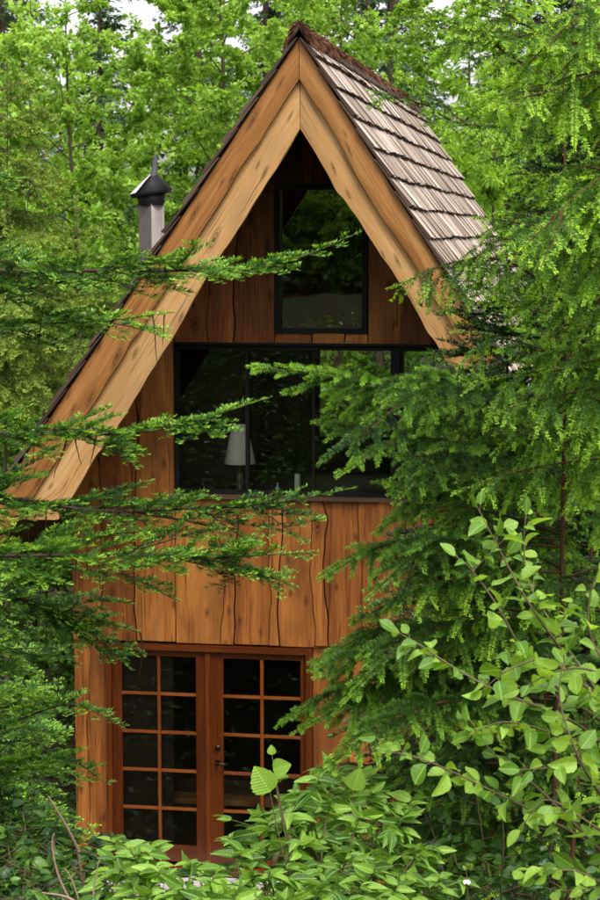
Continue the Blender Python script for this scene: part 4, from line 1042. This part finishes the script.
tipsA = [(0.937, -11.380, 3.965), (1.076, -11.361, 3.937), (1.360, -11.312, 3.972), (1.429, -11.095, 3.997), (1.560, -11.271, 4.056), (1.724, -11.039, 4.076), (1.879, -11.020, 4.033), (1.955, -10.908, 4.011), (1.563, -11.066, 4.069), (1.642, -10.847, 4.085), (2.061, -11.109, 3.892), (1.748, -10.733, 4.046), (1.627, -11.050, 4.119), (1.821, -11.025, 4.069), (1.950, -11.112, 4.016), (1.665, -10.743, 4.072), (1.071, -11.764, 3.991), (1.160, -11.850, 4.001), (1.055, -11.563, 3.987), (1.273, -11.938, 3.967), (1.410, -12.015, 3.995), (1.485, -11.903, 3.977), (1.478, -11.601, 3.958), (0.995, -11.576, 3.960), (1.137, -11.757, 3.958), (1.317, -11.928, 3.999), (1.392, -11.814, 3.998), (1.218, -11.840, 4.011), (1.426, -11.504, 3.987), (1.279, -11.630, 3.978), (1.468, -11.191, 3.991), (1.564, -11.069, 4.040), (1.705, -11.243, 4.098), (1.723, -10.839, 4.048), (1.874, -11.034, 3.914), (2.014, -11.214, 3.930), (1.809, -11.542, 4.019), (1.642, -11.564, 4.052), (1.578, -11.783, 4.011), (1.760, -11.857, 3.999), (1.970, -11.529, 3.902), (2.093, -11.311, 3.859), (1.216, -11.946, 3.977), (1.816, -11.330, 4.076), (1.609, -10.875, 3.889), (1.916, -11.728, 4.024), (1.676, -12.072, 4.023), (1.860, -12.044, 4.007), (2.112, -11.907, 3.973), (1.170, -12.154, 4.007), (1.416, -12.116, 3.992)]
shrub('leafy_shrub', gbase((1.563, -11.502, 3.817)), tipsA, 1, M['shrub'], LANCE, .088, 81, 'bright leafy shrub with pointed drooping leaves in front of the french doors', nl=11, along=16, asp=.92, stemlen=.6, tint=(.05, .95),
      big=[((1.523, -11.466, 4.183), (-.5, -.35, 1), .108), ((1.524, -11.408, 4.244), (.75, -.35, .35), .075), ((1.519, -11.403, 4.296), (-.05, -.1, 1), .035), ((1.765, -11.131, 4.104), (.3, -.1, .9), .085)])
tipsB = [(0.504, -11.039, 3.982), (0.689, -11.215, 3.968), (0.868, -11.396, 3.923), (0.718, -11.616, 3.987), (0.908, -11.796, 3.935), (0.712, -11.825, 3.952), (0.989, -11.587, 3.868), (0.884, -12.001, 3.954), (1.042, -11.978, 3.938), (0.511, -11.248, 3.932), (0.709, -11.028, 3.797), (0.894, -11.007, 3.723), (0.486, -11.456, 3.923), (0.781, -11.712, 3.952), (0.737, -11.320, 3.874), (0.799, -12.017, 3.938), (0.699, -10.630, 3.728), (0.748, -10.428, 3.646)]
shrub('salal_shrub', gbase((0.788, -11.624, 3.817)), tipsB, 1, M['salal'], LANCE, .05, 82, 'dark small leaved shrub in the bottom left corner among dead twigs', nl=13, along=26, tint=(.0, .8), asp=1.3, stemlen=.5)
tipsC = [(2.130, -10.370, 4.021), (2.269, -10.760, 3.982), (2.088, -10.805, 3.834), (2.437, -11.344, 3.987), (2.577, -11.726, 4.018), (2.304, -11.377, 3.885), (2.493, -10.922, 4.040), (2.638, -11.308, 4.021), (1.911, -10.127, 3.778)]
shrub('dark_shrub', gbase((2.349, -10.789, 3.612)), tipsC, 1, M['salal'], OVAL, .06, 83, 'shaded shrub low down between the sapling and the bright leafy shrub', nl=7, along=9, tint=(.0, .4))
fb = gbase((2.207, -11.596, 3.886)); fo = V3(fb); fl = empty('white_flower', fb, 'single small white flower with green bud above it on a thin stalk at the bottom', 'flower')
tp_ = V3((2.212, -11.685, 3.985)) - fo
g = Geo(); g.tube(spline([(0, 0, 0), tp_ * .5 + np.array([.03, 0, 0]), tp_, tp_ + np.array([.004, 0, .04])], 14), np.linspace(.003, .0012, 14), 5); g.build('stem', M['stem'], fl)
g = Geo(); r_ = rs(4); a_ = np.arange(6) * 1.047; X, D, Z = frame(np.stack([np.cos(a_), np.sin(a_), a_ * 0 - .7], -1), np.tile(UP, (6, 1))); g.inst(OVAL[0], np.tile(tp_, (6, 1)), X, D, Z, .020, .018, .02, .9); g.build('petals', M['white_shade'], fl)
g = Geo(); D = nrm(r_.normal(0, .6, (14, 3)) + UP * 1.2); X, D, Z = frame(D, r_.normal(0, 1, (14, 3))); g.inst(OVAL[0], tp_ + np.array([.004, 0, .03]) + D * .006, X, D, Z, .016, .022, .02, r_.uniform(.5, 1, 14)); g.build('bud', M['sapling'], fl)
# dead twigs
for i, (c, r0, lb) in enumerate((
        ([(0.800, -11.308, 3.892), (0.770, -11.353, 3.992), (0.719, -11.398, 4.112)], .006, 'thick pinkish dead stick slanting beside the cabin corner'),
        ([(0.943, -11.896, 3.904), (0.896, -11.892, 4.001), (0.875, -11.884, 4.098), (0.881, -11.879, 4.137)], .0035, 'thin curved dead twig standing in the bottom left shrub'),
        ([(1.033, -11.979, 3.938), (1.041, -11.969, 4.018), (1.053, -11.959, 4.088)], .003, 'straight pale dead twig right of the curved one'),
        ([(1.047, -12.077, 3.957), (0.977, -12.083, 3.998), (0.902, -12.094, 4.011)], .0045, 'broken pale twig lying low at the bottom left edge'),
        ([(0.969, -11.892, 3.904), (0.941, -11.887, 3.985), (0.915, -11.887, 4.024)], .0028, 'short slanting dead twig between the two curved ones'))):
    pts = spline(c, 12); b = V3(pts[0]); g = Geo()
    low = b.copy(); low[2] = gz(b[0], b[1]); low[0] += .05
    allp = np.vstack([low[None] - b, (low[None] - b) * .4 + np.array([.03, 0, 0]), pts - b]) if i != 3 else pts - b
    g.tube(allp, np.linspace(r0 * 1.3, r0 * .6, len(allp)), 7, .6); o = g.build('dead_twig', M['stick']); o.location = tuple(b); tag(o, lb, 'twig')
# --- ground cover over the slope and round the cabin
def cover():
    r = rs(91); n = 52000
    x = r.uniform(-8, 8, n); y = r.uniform(-18, 11, n)
    keep = ~((x > -2.45) & (x < 1.9) & (y > -1.0)) & (np.hypot(x - 2.63, y + 17.8) > .5)
    x, y = x[keep], y[keep]; n = len(x)
    hh = .35 * r.rand(n) ** 1.5 * (.5 + .5 * np.sin(x * 2.1) * np.sin(y * 1.7)) + .02
    P_ = np.stack([x, y, gz(x, y) + hh], -1); a = r.uniform(0, 6.28, n)
    D = nrm(np.stack([np.cos(a), np.sin(a), r.normal(0, .35, n)], -1)); N = nrm(r.normal(0, .4, (n, 3)) + UP); X, D, Z = frame(D, N)
    g = Geo(); s = r.uniform(.05, .12, n); g.inst(FOLD, P_, X, D, Z, s, s, s, np.clip(r.normal(.35, .2, n), 0, 1))
    tag(g.build('ground_cover', M['salal']), kind='stuff')
cover()

# ------------------------------------------------------------------ light, sky, camera
EL, AZ = 58., 150.
w = bpy.data.worlds.new('World'); scene.world = w; w.use_nodes = True
nt = w.node_tree; nt.nodes.clear()
sky = nt.nodes.new('ShaderNodeTexSky'); sky.sky_type = 'NISHITA'; sky.sun_disc = False
sky.sun_elevation = R_(EL); sky.sun_rotation = R_(AZ); sky.air_density = 1.2; sky.dust_density = 4.0
hs = nt.nodes.new('ShaderNodeHueSaturation'); hs.inputs['Saturation'].default_value = .16; hs.inputs['Value'].default_value = 2.35
bg = nt.nodes.new('ShaderNodeBackground'); bg.inputs['Strength'].default_value = .15
wo = nt.nodes.new('ShaderNodeOutputWorld')
nt.links.new(sky.outputs[0], hs.inputs['Color']); nt.links.new(hs.outputs[0], bg.inputs['Color']); nt.links.new(bg.outputs[0], wo.inputs['Surface'])
sd = bpy.data.lights.new('sun', 'SUN'); sd.energy = 2.6; sd.angle = R_(16); sd.color = (1, .96, .88)
so = bpy.data.objects.new('sun', sd); col.objects.link(so)
sv = Vector((math.cos(R_(EL)) * math.sin(R_(AZ)), math.cos(R_(EL)) * math.cos(R_(AZ)), math.sin(R_(EL))))
so.rotation_euler = (-sv).to_track_quat('-Z', 'Y').to_euler(); so.location = (5, -10, 20)
cd = bpy.data.cameras.new('camera'); cam = bpy.data.objects.new('camera', cd); col.objects.link(cam)
cam.location = (2.63, -17.8, 6.079); cam.rotation_euler = (R_(90 - 6.4), 0, R_(9))
cd.sensor_width = 36; cd.lens = 1934. / 900 * 36; cd.dof.use_dof = True; cd.dof.focus_distance = 9.0; cd.dof.aperture_fstop = 13.; cd.clip_start = .1; cd.clip_end = 2000
scene.camera = cam
scene.view_settings.view_transform = 'Standard'; scene.view_settings.look = 'None'; scene.view_settings.exposure = 0; scene.view_settings.gamma = 1
scene.render.engine = 'CYCLES'
scene.cycles.max_bounces = 6; scene.cycles.transparent_max_bounces = 10; scene.cycles.diffuse_bounces = 3; scene.cycles.transmission_bounces = 4
scene.cycles.use_adaptive_sampling = True; scene.cycles.adaptive_threshold = .035
